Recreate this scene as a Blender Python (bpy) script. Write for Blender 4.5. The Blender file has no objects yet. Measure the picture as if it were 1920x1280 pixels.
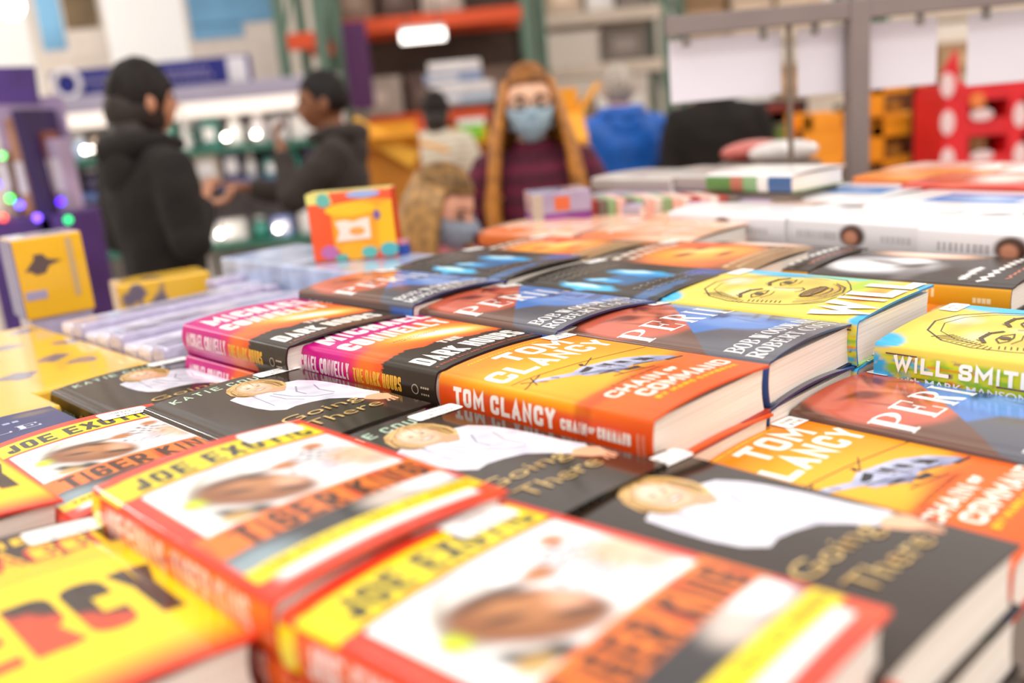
import bpy, bmesh, math, random
import numpy as np
from mathutils import Vector, Matrix

# ------------------------------------------------------------------ camera, world, lamps, exposure
SC = bpy.context.scene
COL = SC.collection
Z0 = 1.192            # height of the upper layer of book covers
CAMH = Z0 + .228
FPX, PITCH, ROLL = 1750.0, .24886, -.0914
cs_, sn_ = math.cos(PITCH), math.sin(PITCH)
cr_, sr_ = math.cos(ROLL), math.sin(ROLL)
_r, _u, _f = Vector((1, 0, 0)), Vector((0, sn_, cs_)), Vector((0, cs_, -sn_))
RGT = _r * cr_ + _u * sr_
UPV = -_r * sr_ + _u * cr_
cam = bpy.data.cameras.new('camera')
cam.sensor_width = 36
cam.lens = FPX / 1920 * 36
cam.clip_start = .02
cam.dof.use_dof = True
cam.dof.focus_distance = .91
cam.dof.aperture_fstop = 2.25
cam.dof.aperture_blades = 9
camo = bpy.data.objects.new('camera', cam)
camo.matrix_world = Matrix(((RGT.x, UPV.x, -_f.x, 0), (RGT.y, UPV.y, -_f.y, 0), (RGT.z, UPV.z, -_f.z, CAMH), (0, 0, 0, 1)))
COL.objects.link(camo)
SC.camera = camo
SC.view_settings.view_transform = 'Standard'
SC.view_settings.look = 'None'
SC.view_settings.gamma = 1
SC.view_settings.use_curve_mapping = False
SC.view_settings.exposure = 0.33
w = bpy.data.worlds.new('store_air')
SC.world = w
w.use_nodes = True
w.node_tree.nodes['Background'].inputs[0].default_value = (1.0, .945, .89, 1)
w.node_tree.nodes['Background'].inputs[1].default_value = .85
def area_lamp(name, x, y, z, sx, sy, power, col=(1, .96, .91)):
    l = bpy.data.lights.new(name, 'AREA')
    l.shape = 'RECTANGLE'; l.size = sx; l.size_y = sy; l.energy = power; l.color = col
    o = bpy.data.objects.new(name, l); o.location = (x, y, z); COL.objects.link(o)
    return o
LAMPS = [(-3.2, .6), (0, .2), (3.2, .6), (-2.8, 3.6), (2.8, 3.6), (-9.5, 7), (9.5, 7), (-11, 12), (11, 12), (-1.8, -2.2), (1.8, -2.2)]  # pair behind the camera and far side pairs are added, unseen fill light
for lx, ly in LAMPS:
    area_lamp('bay_light', lx, ly, 5.9, .4, 1.8, 70 if ly < -1 else 28 if ly < 5 else 210)

def pix(px, py, y):
    """world point on the ray through photo pixel (px,py) at distance y in front of the camera"""
    a, b = px - 960, 640 - py
    X = a * cr_ - b * sr_; Y = a * sr_ + b * cr_
    d = Vector((X / FPX, cs_ + Y / FPX * sn_, -sn_ + Y / FPX * cs_))
    d = d * (y / d.y)
    return Vector((d.x, d.y, d.z + CAMH))
def pixz(px, py, z):
    a, b = px - 960, 640 - py
    X = a * cr_ - b * sr_; Y = a * sr_ + b * cr_
    d = Vector((X / FPX, cs_ + Y / FPX * sn_, -sn_ + Y / FPX * cs_))
    d = d * ((z - CAMH) / d.z)
    return Vector((d.x, d.y, z))

# ------------------------------------------------------------------ materials and object helpers
def lin(h):
    h = h.lstrip('#')
    c = [int(h[i:i + 2], 16) / 255 for i in (0, 2, 4)]
    return tuple(x / 12.92 if x <= .04045 else ((x + .055) / 1.055) ** 2.4 for x in c)
MATS = {}
def mat(name, col, rough=.5, metal=0, vary=.06, scale=8, emit=None, spec=.5, bump=0, trans=0, coat=0):
    if name in MATS: return MATS[name]
    m = bpy.data.materials.new(name); m.use_nodes = True
    nt = m.node_tree; b = nt.nodes['Principled BSDF']
    c = lin(col) if isinstance(col, str) else col
    b.inputs['Roughness'].default_value = rough
    b.inputs['Metallic'].default_value = metal
    b.inputs['Specular IOR Level'].default_value = spec
    b.inputs['Coat Weight'].default_value = coat
    b.inputs['Transmission Weight'].default_value = trans
    tc = nt.nodes.new('ShaderNodeTexCoord')
    n = nt.nodes.new('ShaderNodeTexNoise'); n.inputs['Scale'].default_value = scale; n.inputs['Detail'].default_value = 3
    nt.links.new(tc.outputs['Object'], n.inputs['Vector'])
    r = nt.nodes.new('ShaderNodeValToRGB')
    r.color_ramp.elements[0].position = .3; r.color_ramp.elements[1].position = .7
    r.color_ramp.elements[0].color = (*[x * (1 - vary) for x in c], 1)
    r.color_ramp.elements[1].color = (*[min(1, x * (1 + vary)) for x in c], 1)
    nt.links.new(n.outputs['Fac'], r.inputs['Fac']); nt.links.new(r.outputs['Color'], b.inputs['Base Color'])
    if emit:
        b.inputs['Emission Color'].default_value = (*c, 1); b.inputs['Emission Strength'].default_value = emit
    if bump:
        bp = nt.nodes.new('ShaderNodeBump'); bp.inputs['Strength'].default_value = bump; bp.inputs['Distance'].default_value = .01
        nt.links.new(n.outputs['Fac'], bp.inputs['Height']); nt.links.new(bp.outputs['Normal'], b.inputs['Normal'])
    MATS[name] = m
    return m
def print_mat(name, rough, bump=.0, bscale=30, spec=.5, coat=0):
    """laminated print: base colour comes from the printed colours of the mesh"""
    if name in MATS: return MATS[name]
    m = bpy.data.materials.new(name); m.use_nodes = True
    nt = m.node_tree; b = nt.nodes['Principled BSDF']
    a = nt.nodes.new('ShaderNodeAttribute'); a.attribute_name = 'Col'
    nt.links.new(a.outputs['Color'], b.inputs['Base Color'])
    b.inputs['Roughness'].default_value = rough
    b.inputs['Specular IOR Level'].default_value = spec
    b.inputs['Coat Weight'].default_value = coat
    b.inputs['Coat Roughness'].default_value = .04
    if bump:
        tc = nt.nodes.new('ShaderNodeTexCoord')
        n = nt.nodes.new('ShaderNodeTexNoise'); n.inputs['Scale'].default_value = bscale; n.inputs['Detail'].default_value = 2
        bp = nt.nodes.new('ShaderNodeBump'); bp.inputs['Strength'].default_value = bump; bp.inputs['Distance'].default_value = .004
        nt.links.new(tc.outputs['Object'], n.inputs['Vector']); nt.links.new(n.outputs['Fac'], bp.inputs['Height'])
        nt.links.new(bp.outputs['Normal'], b.inputs['Normal'])
        if coat: nt.links.new(bp.outputs['Normal'], b.inputs['Coat Normal'])
    MATS[name] = m
    return m
def page_mat():
    m = bpy.data.materials.new('paper_edges'); m.use_nodes = True
    nt = m.node_tree; b = nt.nodes['Principled BSDF']; b.inputs['Roughness'].default_value = .8
    tc = nt.nodes.new('ShaderNodeTexCoord')
    mp = nt.nodes.new('ShaderNodeMapping'); mp.inputs['Scale'].default_value = (6, 6, 1700)
    n = nt.nodes.new('ShaderNodeTexNoise'); n.inputs['Scale'].default_value = 1.0; n.inputs['Detail'].default_value = 2
    r = nt.nodes.new('ShaderNodeValToRGB')
    r.color_ramp.elements[0].position = .3; r.color_ramp.elements[1].position = .65
    r.color_ramp.elements[0].color = (*lin('#e6d8ca'), 1); r.color_ramp.elements[1].color = (*lin('#fff6ee'), 1)
    nt.links.new(tc.outputs['Object'], mp.inputs['Vector']); nt.links.new(mp.outputs['Vector'], n.inputs['Vector'])
    nt.links.new(n.outputs['Fac'], r.inputs['Fac']); nt.links.new(r.outputs['Color'], b.inputs['Base Color'])
    return m
PAGE = page_mat()

def tag(o, label=None, cat=None, group=None, kind=None):
    if label: o['label'] = label
    if cat: o['category'] = cat
    if group: o['group'] = group
    if kind: o['kind'] = kind
    return o
def empty(name, loc=(0, 0, 0), rz=0, label=None, cat=None, group=None):
    o = bpy.data.objects.new(name, None); o.empty_display_size = .05
    o.location = loc; o.rotation_euler = (0, 0, rz); COL.objects.link(o)
    return tag(o, label, cat, group)
def link(name, me, parent=None, loc=None, rz=None):
    o = bpy.data.objects.new(name, me); COL.objects.link(o)
    if parent: o.parent = parent
    if loc is not None: o.location = loc
    if rz is not None: o.rotation_euler = (0, 0, rz)
    return o
def copy_tree(o, parent=None):
    c = o.copy(); COL.objects.link(c)
    if parent: c.parent = parent
    for ch in list(o.children): copy_tree(ch, c)
    return c
class MB:
    """collects boxes, tubes and sheets into one mesh"""
    def __init__(s): s.bm = bmesh.new()
    def box(s, x0, x1, y0, y1, z0, z1, bev=0):
        bm2 = bmesh.new()
        bmesh.ops.create_cube(bm2, size=1)
        for v in bm2.verts:
            v.co = Vector(((x0 + x1) / 2 + v.co.x * (x1 - x0), (y0 + y1) / 2 + v.co.y * (y1 - y0), (z0 + z1) / 2 + v.co.z * (z1 - z0)))
        if bev: bmesh.ops.bevel(bm2, geom=bm2.edges[:], offset=bev, segments=2, affect='EDGES', profile=.5)
        me = bpy.data.meshes.new('t'); bm2.to_mesh(me); bm2.free(); s.bm.from_mesh(me); bpy.data.meshes.remove(me)
        return s
    def tube(s, pts, r, n=10, cap=True):
        pts = [Vector(p) for p in pts]; rings = []
        rs = r if isinstance(r, (list, tuple)) else [r] * len(pts)
        for i, p in enumerate(pts):
            t = (pts[min(i + 1, len(pts) - 1)] - pts[max(i - 1, 0)]).normalized()
            a = t.orthogonal().normalized() if i == 0 else (a - t * a.dot(t)).normalized()
            b = t.cross(a)
            rings.append([s.bm.verts.new(p + (a * math.cos(2 * math.pi * k / n) + b * math.sin(2 * math.pi * k / n)) * rs[i]) for k in range(n)])
        for A, B in zip(rings, rings[1:]):
            for k in range(n): s.bm.faces.new((A[k], A[(k + 1) % n], B[(k + 1) % n], B[k]))
        if cap: s.bm.faces.new(rings[0][::-1]); s.bm.faces.new(rings[-1])
        return s
    def prism(s, poly, z0, z1):
        lo = [s.bm.verts.new((p[0], p[1], z0)) for p in poly]; hi = [s.bm.verts.new((p[0], p[1], z1)) for p in poly]
        s.bm.faces.new(lo[::-1]); s.bm.faces.new(hi)
        for i in range(len(poly)):
            j = (i + 1) % len(poly); s.bm.faces.new((lo[i], lo[j], hi[j], hi[i]))
        return s
    def sphere(s, c, r, sc=(1, 1, 1), seg=20):
        res = bmesh.ops.create_uvsphere(s.bm, u_segments=seg, v_segments=seg // 2 + 2, radius=r)
        for v in res['verts']: v.co = Vector((v.co.x * sc[0] + c[0], v.co.y * sc[1] + c[1], v.co.z * sc[2] + c[2]))
        return s
    def xf(s, M):
        bmesh.ops.transform(s.bm, matrix=M, verts=s.bm.verts[:]); return s
    def mesh(s, name, m, smooth=False):
        me = bpy.data.meshes.new(name)
        bmesh.ops.recalc_face_normals(s.bm, faces=s.bm.faces[:])
        s.bm.to_mesh(me); s.bm.free()
        if m: me.materials.append(m)
        if smooth: me.shade_smooth()
        return me
    def build(s, name, m, parent=None, loc=None, rz=None, smooth=False):
        return link(name, s.mesh(name, m, smooth), parent, loc, rz)

# ------------------------------------------------------------------ lettering
G = {
 'A': [[(0, 0), (.5, 1), (1, 0)], [(.18, .3), (.82, .3)]], 'B': [[(0, .5), (0, 1), (.95, 1, 1), (.95, .52, 1), (0, .52)], [(0, .52), (1, .52, 1), (1, 0, 1), (0, 0), (0, .55)]],
 'C': [[(1, .78), (1, 1, 1), (0, 1, 1), (0, 0, 1), (1, 0, 1), (1, .22)]], 'D': [[(.0, .5), (0, 1), (1, 1, 1), (1, 0, 1), (0, 0), (0, .5)]],
 'E': [[(1, 1), (0, 1), (0, 0), (1, 0)], [(0, .5), (.85, .5)]], 'F': [[(1, 1), (0, 1), (0, 0)], [(0, .5), (.85, .5)]],
 'G': [[(1, .8), (1, 1, 1), (0, 1, 1), (0, 0, 1), (1, 0, 1), (1, .47), (.55, .47)]], 'H': [[(0, 0), (0, 1)], [(1, 0), (1, 1)], [(0, .5), (1, .5)]],
 'I': [[(.5, 0), (.5, 1)]], 'J': [[(1, 1), (1, 0, 1), (0, 0, 1), (0, .3)]], 'K': [[(0, 0), (0, 1)], [(1, 1), (.1, .5), (1, 0)]],
 'L': [[(0, 1), (0, 0), (1, 0)]], 'M': [[(0, 0), (0, 1), (.5, .3), (1, 1), (1, 0)]], 'N': [[(0, 0), (0, 1), (1, 0), (1, 1)]],
 'O': [[(.5, 1), (0, 1, 1), (0, 0, 1), (1, 0, 1), (1, 1, 1), (.5, 1)]], 'P': [[(0, 0), (0, 1), (1, 1, 1), (1, .43, 1), (0, .43)]],
 'R': [[(0, 0), (0, 1), (1, 1, 1), (1, .45, 1), (0, .45)], [(.4, .45), (1, 0)]], 'S': [[(1, .80), (1, 1, 1), (0, 1, 1), (0, .52, 1), (1, .5, 1), (1, 0, 1), (0, 0, 1), (0, .20)]],
 'T': [[(0, 1), (1, 1)], [(.5, 1), (.5, 0)]], 'U': [[(0, 1), (0, 0, 1), (1, 0, 1), (1, 1)]], 'V': [[(0, 1), (.5, 0), (1, 1)]],
 'W': [[(0, 1), (.24, 0), (.5, .85), (.76, 0), (1, 1)]], 'X': [[(0, 0), (1, 1)], [(0, 1), (1, 0)]], 'Y': [[(0, 1), (.5, .45), (1, 1)], [(.5, .48), (.5, 0)]],
 'Z': [[(0, 1), (1, 1), (0, 0), (1, 0)]], '0': [[(.5, 1), (0, 1, 1), (0, 0, 1), (1, 0, 1), (1, 1, 1), (.5, 1)]], '1': [[(.2, .8), (.5, 1), (.5, 0)]],
 '2': [[(0, .75), (0, 1, 1), (1, 1, 1), (1, .55), (0, 0), (1, 0)]], '3': [[(0, 1), (1, 1, 1), (1, .5, 1), (.3, .5)], [(.3, .5), (1, .5, 1), (1, 0, 1), (0, 0)]],
 '4': [[(.75, 0), (.75, 1), (0, .3), (1, .3)]], '5': [[(1, 1), (0, 1), (0, .55), (1, .55, 1), (1, 0, 1), (0, 0)]], '6': [[(1, 1), (0, 1, 1), (0, 0, 1), (1, 0, 1), (1, .5, 1), (0, .5)]],
 '7': [[(0, 1), (1, 1), (.35, 0)]], '8': [[(.5, 1), (0, 1, 1), (0, .5, 1), (1, .5, 1), (1, 1, 1), (.5, 1)], [(.5, .5), (0, .5, 1), (0, 0, 1), (1, 0, 1), (1, .5, 1), (.5, .5)]],
 '9': [[(0, 0), (1, 0, 1), (1, 1, 1), (0, 1, 1), (0, .48, 1), (1, .48)]], '$': [[(1, .75), (1, .9, 1), (0, .9, 1), (0, .5, 1), (1, .5, 1), (1, .1, 1), (0, .1, 1), (0, .25)], [(.5, 1.05), (.5, -.05)]],
 '.': [[(.4, .0), (.4, .06)]], '#': [[(.3, 0), (.4, 1)], [(.65, 0), (.75, 1)], [(0, .35), (1, .35)], [(0, .65), (1, .65)]], '-': [[(.1, .5), (.9, .5)]],
}
NARROW = {'I': .35, '.': .3, '1': .6, 'J': .8, 'M': 1.3, 'W': 1.45, '-': .7}
def fillet(pts, r):
    out = []
    for i, p in enumerate(pts):
        if len(p) == 3 and 0 < i < len(pts) - 1:
            P = Vector(p[:2]); A = Vector(pts[i - 1][:2]); B = Vector(pts[i + 1][:2])
            d = min(r, (A - P).length * .49, (B - P).length * .49)
            a = P + (A - P).normalized() * d; b = P + (B - P).normalized() * d
            for t in (0, .25, .5, .75, 1):
                out.append(tuple(a * (1 - t) ** 2 + P * 2 * t * (1 - t) + b * t * t))
        else: out.append(tuple(p[:2]))
    return out
def ribbon(pts, wd):
    """quads of a polyline with width wd (number or one per point)"""
    n = len(pts); P = [Vector(p) for p in pts]
    ws = wd if isinstance(wd, (list, tuple)) else [wd] * n
    keep = [0] + [i for i in range(1, n) if (P[i] - P[i - 1]).length > 1e-7]
    P = [P[i] for i in keep]; ws = [ws[i] for i in keep]; n = len(P)
    if n < 2: return []
    L, R = [], []
    closed = (P[0] - P[-1]).length < 1e-6
    for i in range(n):
        d0 = (P[i] - P[i - 1]).normalized() if i > 0 else ((P[-1] - P[-2]).normalized() if closed else (P[1] - P[0]).normalized())
        d1 = (P[i + 1] - P[i]).normalized() if i < n - 1 else ((P[1] - P[0]).normalized() if closed else d0)
        n0 = Vector((-d0.y, d0.x)); n1 = Vector((-d1.y, d1.x)); m = n0 + n1
        m = m.normalized() if m.length > 1e-4 else n0
        k = min(1 / max(m.dot(n0), .25), 2.2)
        L.append(P[i] + m * ws[i] / 2 * k); R.append(P[i] - m * ws[i] / 2 * k)
    return [[tuple(L[i]), tuple(L[i + 1]), tuple(R[i + 1]), tuple(R[i])] for i in range(n - 1)]
def stroke_text(s, width, height, th, gap=.25, rr=.3):
    """polygons of a line of bold squared capitals filling width x height"""
    adv = []; x = 0
    for ch in s:
        if ch == ' ': adv.append((ch, x, 0)); x += .55; continue
        wch = NARROW.get(ch, 1); adv.append((ch, x, wch)); x += wch + gap
    k = width / (x - gap); out = []
    for ch, x0, wch in adv:
        if ch == ' ': continue
        cw = wch * k; t = min(th, cw * .62)
        for st in G[ch]:
            pts = [(x0 * k + t / 2 + p[0] * (cw - t), t / 2 + p[1] * (height - t)) + ((1,) if len(p) == 3 else ()) for p in st]
            if ch == 'I': pts = [(x0 * k + cw / 2, p[1]) for p in pts]
            pts = fillet(pts, rr * min(cw, height) + t * .3)
            a, b = Vector(pts[0]), Vector(pts[1]); c, d = Vector(pts[-1]), Vector(pts[-2])
            if (a - c).length > 1e-6:
                pts[0] = tuple(a + (a - b).normalized() * t / 2); pts[-1] = tuple(c + (c - d).normalized() * t / 2)
            out += ribbon(pts, t)
    return out
def arc(cx, cy, rx, ry, a0, a1, n=14):
    return [(cx + rx * math.cos(math.radians(a0 + (a1 - a0) * i / n)), cy + ry * math.sin(math.radians(a0 + (a1 - a0) * i / n))) for i in range(n + 1)]
def vw(pts, lo, hi):   # thick where the stroke runs vertical, thin where horizontal
    o = []
    for i in range(len(pts)):
        a = pts[max(i - 1, 0)]; b = pts[min(i + 1, len(pts) - 1)]
        dx, dy = abs(b[0] - a[0]), abs(b[1] - a[1]); o.append(lo + (hi - lo) * (dy / max(math.hypot(dx, dy), 1e-9)) ** 1.5)
    return o
def serif_glyph(ch, K=.24, t=.07):
    S = []; ser = .2
    def stem(x, w=K):
        S.append(([(x, 0), (x, 1)], w))
        for y in (t / 2, 1 - t / 2): S.append(([(x - ser, y), (x + ser, y)], t))
    def bowl(x, cy, rx, ry, a0=90, a1=-90):
        p = [(x, cy + ry)] + arc(x + .15, cy, rx, ry, a0, a1) + [(x, cy - ry)]; S.append((p, vw(p, t, K)))
    if ch == 'I': stem(.5); return S, 1
    if ch in 'PRBDLETK': stem(.25)
    if ch == 'P': bowl(.25, .73, .5, .235)
    if ch == 'R': bowl(.25, .74, .48, .225); S.append(([(.55, .5), (.82, .1), (1.0, .03)], [K, K, t * 1.5]))
    if ch == 'B': bowl(.25, .755, .45, .21); bowl(.25, .275, .52, .24)
    if ch == 'D': bowl(.25, .5, .62, .465)
    if ch in 'LE':
        S.append(([(.25, t / 2), (.95, t / 2)], t)); S.append(([(.92, 0), (.92, .32)], t * 1.4))
    if ch == 'E':
        S.append(([(.25, 1 - t / 2), (.9, 1 - t / 2)], t)); S.append(([(.87, 1), (.87, .72)], t * 1.4))
        S.append(([(.25, .52), (.68, .52)], t)); S.append(([(.67, .38), (.67, .66)], t * 1.3))
    if ch == 'T':
        S[:] = []; stem(.5); S.pop()
        S.append(([(.02, 1 - t / 2), (.98, 1 - t / 2)], t)); S.append(([(.05, 1), (.05, .7)], t * 1.3)); S.append(([(.95, 1), (.95, .7)], t * 1.3))
    if ch == 'O': p = arc(.5, .5, .42, .46, 0, 360, 24); S.append((p, vw(p, t, K)))
    if ch == 'C': p = arc(.52, .5, .43, .46, 45, 315, 22); S.append((p, vw(p, t, K))); S.append(([(.86, .98), (.86, .68)], t * 1.2))
    if ch == 'W':
        for a, b, k in (((0, 1), (.3, 0), K), ((.3, 0), (.5, .95), t), ((.45, 1), (.75, 0), K), ((.75, 0), (1.0, 1), t)): S.append(([a, b], k))
        for x in (.02, .45, .98): S.append(([(x - .15, 1 - t / 2), (x + .15, 1 - t / 2)], t))
    if ch == 'A':
        S.append(([(.1, 0), (.5, 1)], t)); S.append(([(.47, 1), (.88, 0)], K)); S.append(([(.25, .33), (.75, .33)], t))
        for x in (.1, .88): S.append(([(x - .16, t / 2), (x + .16, t / 2)], t))
    if ch == 'S':
        p = arc(.5, .74, .34, .225, 30, 250, 12) + arc(.5, .27, .38, .235, 80, -150, 12); S.append((p, [t + (K - t) * math.sin(math.pi * i / (len(p) - 1)) ** 2 for i in range(len(p))]))
        S.append(([(.82, .98), (.82, .7)], t)); S.append(([(.12, .02), (.12, .34)], t))
    return S, 1.05 if ch != 'W' else 1.35
def serif_text(s, width, height, gap=.12, K=.24, t=.07):
    adv = []; x = 0
    for ch in s:
        if ch == ' ': x += .5; continue
        S, wd = serif_glyph(ch, K, t); wd *= .62 if ch == 'I' else 1; adv.append((S, x, wd, ch)); x += wd + gap
    k = width / (x - gap); out = []
    for S, x0, wd, ch in adv:
        off = -.2 if ch == 'I' else 0
        for pts, ww in S:
            P = [((x0 + p[0] + off) * k, p[1] * height) for p in pts]
            sc = (k + height) / 2
            out += ribbon(P, [q * sc for q in ww] if isinstance(ww, (list, tuple)) else ww * (k if abs(pts[0][0] - pts[-1][0]) < .01 else height if abs(pts[0][1] - pts[-1][1]) < .01 else sc))
    return out
def font_text(s, width, height, bold=0.0, shear=0):
    """built-in typeface, scaled to fill width x height; returns triangles"""
    c = bpy.data.curves.new('t', 'FONT'); c.body = s; c.offset = bold; c.shear = shear; c.resolution_u = 3
    o = bpy.data.objects.new('t', c); COL.objects.link(o)
    dg = bpy.context.evaluated_depsgraph_get(); dg.update()
    me = bpy.data.meshes.new_from_object(o.evaluated_get(dg))
    bpy.data.objects.remove(o); bpy.data.curves.remove(c)
    co = np.array([v.co[:2] for v in me.vertices]); mn, mx = co.min(0), co.max(0)
    co = (co - mn) / (mx - mn) * np.array([width, height])
    out = [[tuple(co[i]) for i in p.vertices] for p in me.polygons]
    bpy.data.meshes.remove(me)
    return out
def front(polys, u, vbase): return [[(u + x, vbase - y) for x, y in p] for p in polys]
def spine(polys, v, ubase): return [[(ubase + y, v + x) for x, y in p] for p in polys]
def rrect(u0, u1, v0, v1, r=.004, n=4):
    o = []
    for cx, cy, a in ((u1 - r, v1 - r, 0), (u0 + r, v1 - r, 90), (u0 + r, v0 + r, 180), (u1 - r, v0 + r, 270)):
        o += [(cx + r * math.cos(math.radians(a + 90 * i / n)), cy + r * math.sin(math.radians(a + 90 * i / n))) for i in range(n + 1)]
    return o
def ell(cu, cv, ru, rv, rot=0, n=22):
    c, s = math.cos(math.radians(rot)), math.sin(math.radians(rot))
    return [(cu + ru * math.cos(t) * c - rv * math.sin(t) * s, cv + ru * math.cos(t) * s + rv * math.sin(t) * c) for t in [2 * math.pi * i / n for i in range(n)]]

# ------------------------------------------------------------------ the hardback book
def smooth(x, a, b):
    t = np.clip((x - a) / (b - a), 0, 1); return t * t * (3 - 2 * t)
def blob(U, V, cu, cv, ru, rv, rot=0, soft=.35):
    c, s = math.cos(math.radians(rot)), math.sin(math.radians(rot))
    a = ((U - cu) * c + (V - cv) * s) / ru; b = (-(U - cu) * s + (V - cv) * c) / rv
    return 1 - smooth(np.sqrt(a * a + b * b), 1 - soft, 1 + soft)
def mix(base, col, m):
    c = np.array(lin(col) if isinstance(col, str) else col)
    return base * (1 - m[..., None]) + c * m[..., None]
def flat(U, col): return np.ones(U.shape + (3,)) * np.array(lin(col))
def nz(U, V, f, seed=0):
    rs = np.random.RandomState(seed); o = np.zeros_like(U)
    for k in range(7):
        a = rs.rand() * 6.28; ff = f * (.6 + rs.rand() * 1.4)
        o += np.sin(U * ff * math.cos(a) + V * ff * math.sin(a) + rs.rand() * 6.28)
    return o / 4
class Title:
    def __init__(s, W, H, T, paint, shapes, gloss, inner='#2a2420', edge=None, back='#888888', bow=.004, lift=.002, bul=.003, res=(90, 121)):
        s.res = res
        s.W, s.H, s.T = W, H, T; s.bow, s.lift, s.bul = bow, lift, bul
        s.paint, s.gloss = paint, gloss
        s.inner, s.edge, s.back = inner, edge or inner, back
        s.shapes = shapes
        s._jm = None; s._pm = None
    def raw(s, u):
        u = np.asarray(u, float); W, T = s.W, s.T
        q = np.clip(u / W, 0, 1.3)
        zf = T + s.bow * np.sin(np.pi * np.clip(q, 0, 1) ** .85) + s.lift * q ** 2 - .0011 * np.exp(-((u - .0095) / .0025) ** 2)
        w = np.clip(-u / T, 0, 1)
        return np.where(u >= 0, u, -s.bul * np.sin(np.pi * w)), np.where(u >= 0, zf, T + u)
    def surf(s, u, v, off=0.0):
        """world-of-the-book point above flat jacket coordinates (u across from the spine fold, v down from the head)"""
        u = np.asarray(u, float); v = np.asarray(v, float)
        def P(u):
            X = 0; Z = 0; n = 0
            for d in np.linspace(-.004, .004, 9):
                x, z = s.raw(np.maximum(u + d, -s.T)); X = X + x; Z = Z + z
            return X / 9, Z / 9
        x, z = P(u); e = 5e-4
        x1, z1 = P(u + e); x0, z0 = P(u - e)
        tx, tz = x1 - x0, z1 - z0; L = np.sqrt(tx * tx + tz * tz) + 1e-12
        nx, nzv = -tz / L, tx / L
        end = (2 * v / s.H - 1) ** 2
        zz = z + np.where(u > 0, s.bow * .5 * end * np.sin(np.pi * np.clip(u / s.W, 0, 1)), 0)
        return np.stack([x + nx * off, -v + 0 * x, zz + nzv * off], -1)
    def jacket(s):
        if s._jm: return s._jm
        W, H, T = s.W, s.H, s.T
        ug = np.concatenate([np.linspace(-T, -.008, max(8, int(T / .0025))), np.linspace(-.007, .014, 22), np.linspace(.0155, W, s.res[0])])
        vg = np.linspace(0, H, s.res[1]); nu, nv = len(ug), len(vg)
        UU, VV = np.meshgrid(ug, vg, indexing='ij')
        out = s.surf(UU, VV); inn = s.surf(UU, VV, -.0022)
        col = np.clip(s.paint(np.where(UU >= 0, UU / W, UU / T), VV / H), 0, 1)
        verts = [out.reshape(-1, 3), inn.reshape(-1, 3)]
        ic = np.tile(np.array(lin(s.inner)), (nu * nv, 1)); cols = [col.reshape(-1, 3), ic]
        I = np.arange(nu * nv).reshape(nu, nv)
        a, b, c, d = I[:-1, :-1].ravel(), I[1:, :-1].ravel(), I[1:, 1:].ravel(), I[:-1, 1:].ravel()
        faces = np.concatenate([np.stack([a, d, c, b], 1), np.stack([a, b, c, d], 1) + nu * nv]).tolist()
        base = 2 * nu * nv
        ec = np.array(lin(s.edge))
        def rim(idx, fl):
            nonlocal base
            P = out.reshape(-1, 3)[idx]; Q = inn.reshape(-1, 3)[idx]; n = len(idx)
            verts.append(P); verts.append(Q); cols.append(np.tile(ec, (2 * n, 1)))
            for i in range(n - 1):
                f = [base + i, base + i + 1, base + n + i + 1, base + n + i]; faces.append(f[::-1] if fl else f)
            base += 2 * n
        rim(I[:, 0], False); rim(I[:, -1], True); rim(I[-1, :], False)
        # back board
        bb = [(-.001, 0, 0), (W, 0, 0), (W, -H, 0), (-.001, -H, 0), (-.001, 0, .0024), (W, 0, .0024), (W, -H, .0024), (-.001, -H, .0024)]
        verts.append(np.array(bb)); cols.append(np.tile(np.array(lin(s.back)), (8, 1)))
        for f in ((0, 1, 2, 3), (7, 6, 5, 4), (0, 4, 5, 1), (1, 5, 6, 2), (2, 6, 7, 3)): faces.append([base + i for i in f])
        base += 8
        # printed lettering and shapes
        bm = bmesh.new(); lay = bm.faces.layers.int.new('c'); pal = []
        for li, (polys, cc) in enumerate(s.shapes):
            pal.append((li, cc))
            for p in polys:
                try: f = bm.faces.new([bm.verts.new((q[0], q[1], 0)) for q in p]); f[lay] = li
                except ValueError: pass
        if pal:
            for u in np.concatenate([np.arange(-T + .003, -.008, .003), np.arange(-.007, .0145, .001), np.arange(.0155, W, .006)]):
                bmesh.ops.bisect_plane(bm, geom=bm.verts[:] + bm.edges[:] + bm.faces[:], plane_co=(u, 0, 0), plane_no=(1, 0, 0))
            for v in np.arange(.012, H, .012):
                bmesh.ops.bisect_plane(bm, geom=bm.verts[:] + bm.edges[:] + bm.faces[:], plane_co=(0, v, 0), plane_no=(0, 1, 0))
            fl = [(f[lay], [x.co[:2] for x in f.verts]) for f in bm.faces]
            uv = []; of = []; cc2 = []
            for li, pts in fl:
                ar = sum(pts[i][0] * pts[(i + 1) % len(pts)][1] - pts[(i + 1) % len(pts)][0] * pts[i][1] for i in range(len(pts)))
                if ar > 0: pts = pts[::-1]
                faces.append([base + len(uv) + i for i in range(len(pts))])
                for p in pts:
                    uv.append(p); of.append(.0001 + .00002 * li)
                    cf = pal[li][1]; cc2.append(cf(p[0] / W, p[1] / H) if callable(cf) else lin(cf))
            uv = np.array(uv); verts.append(s.surf(uv[:, 0], uv[:, 1], np.array(of))); cols.append(np.array(cc2)); base += len(uv)
        bm.free()
        vs = np.concatenate(verts); cl = np.concatenate(cols)
        me = bpy.data.meshes.new('dust_jacket'); me.from_pydata(vs.tolist(), [], faces)
        at = me.color_attributes.new('Col', 'FLOAT_COLOR', 'POINT')
        at.data.foreach_set('color', np.concatenate([cl, np.ones((len(cl), 1))], 1).astype(np.float32).ravel())
        me.materials.append(s.gloss); me.shade_smooth()
        s._jm = me
        return me
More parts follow.
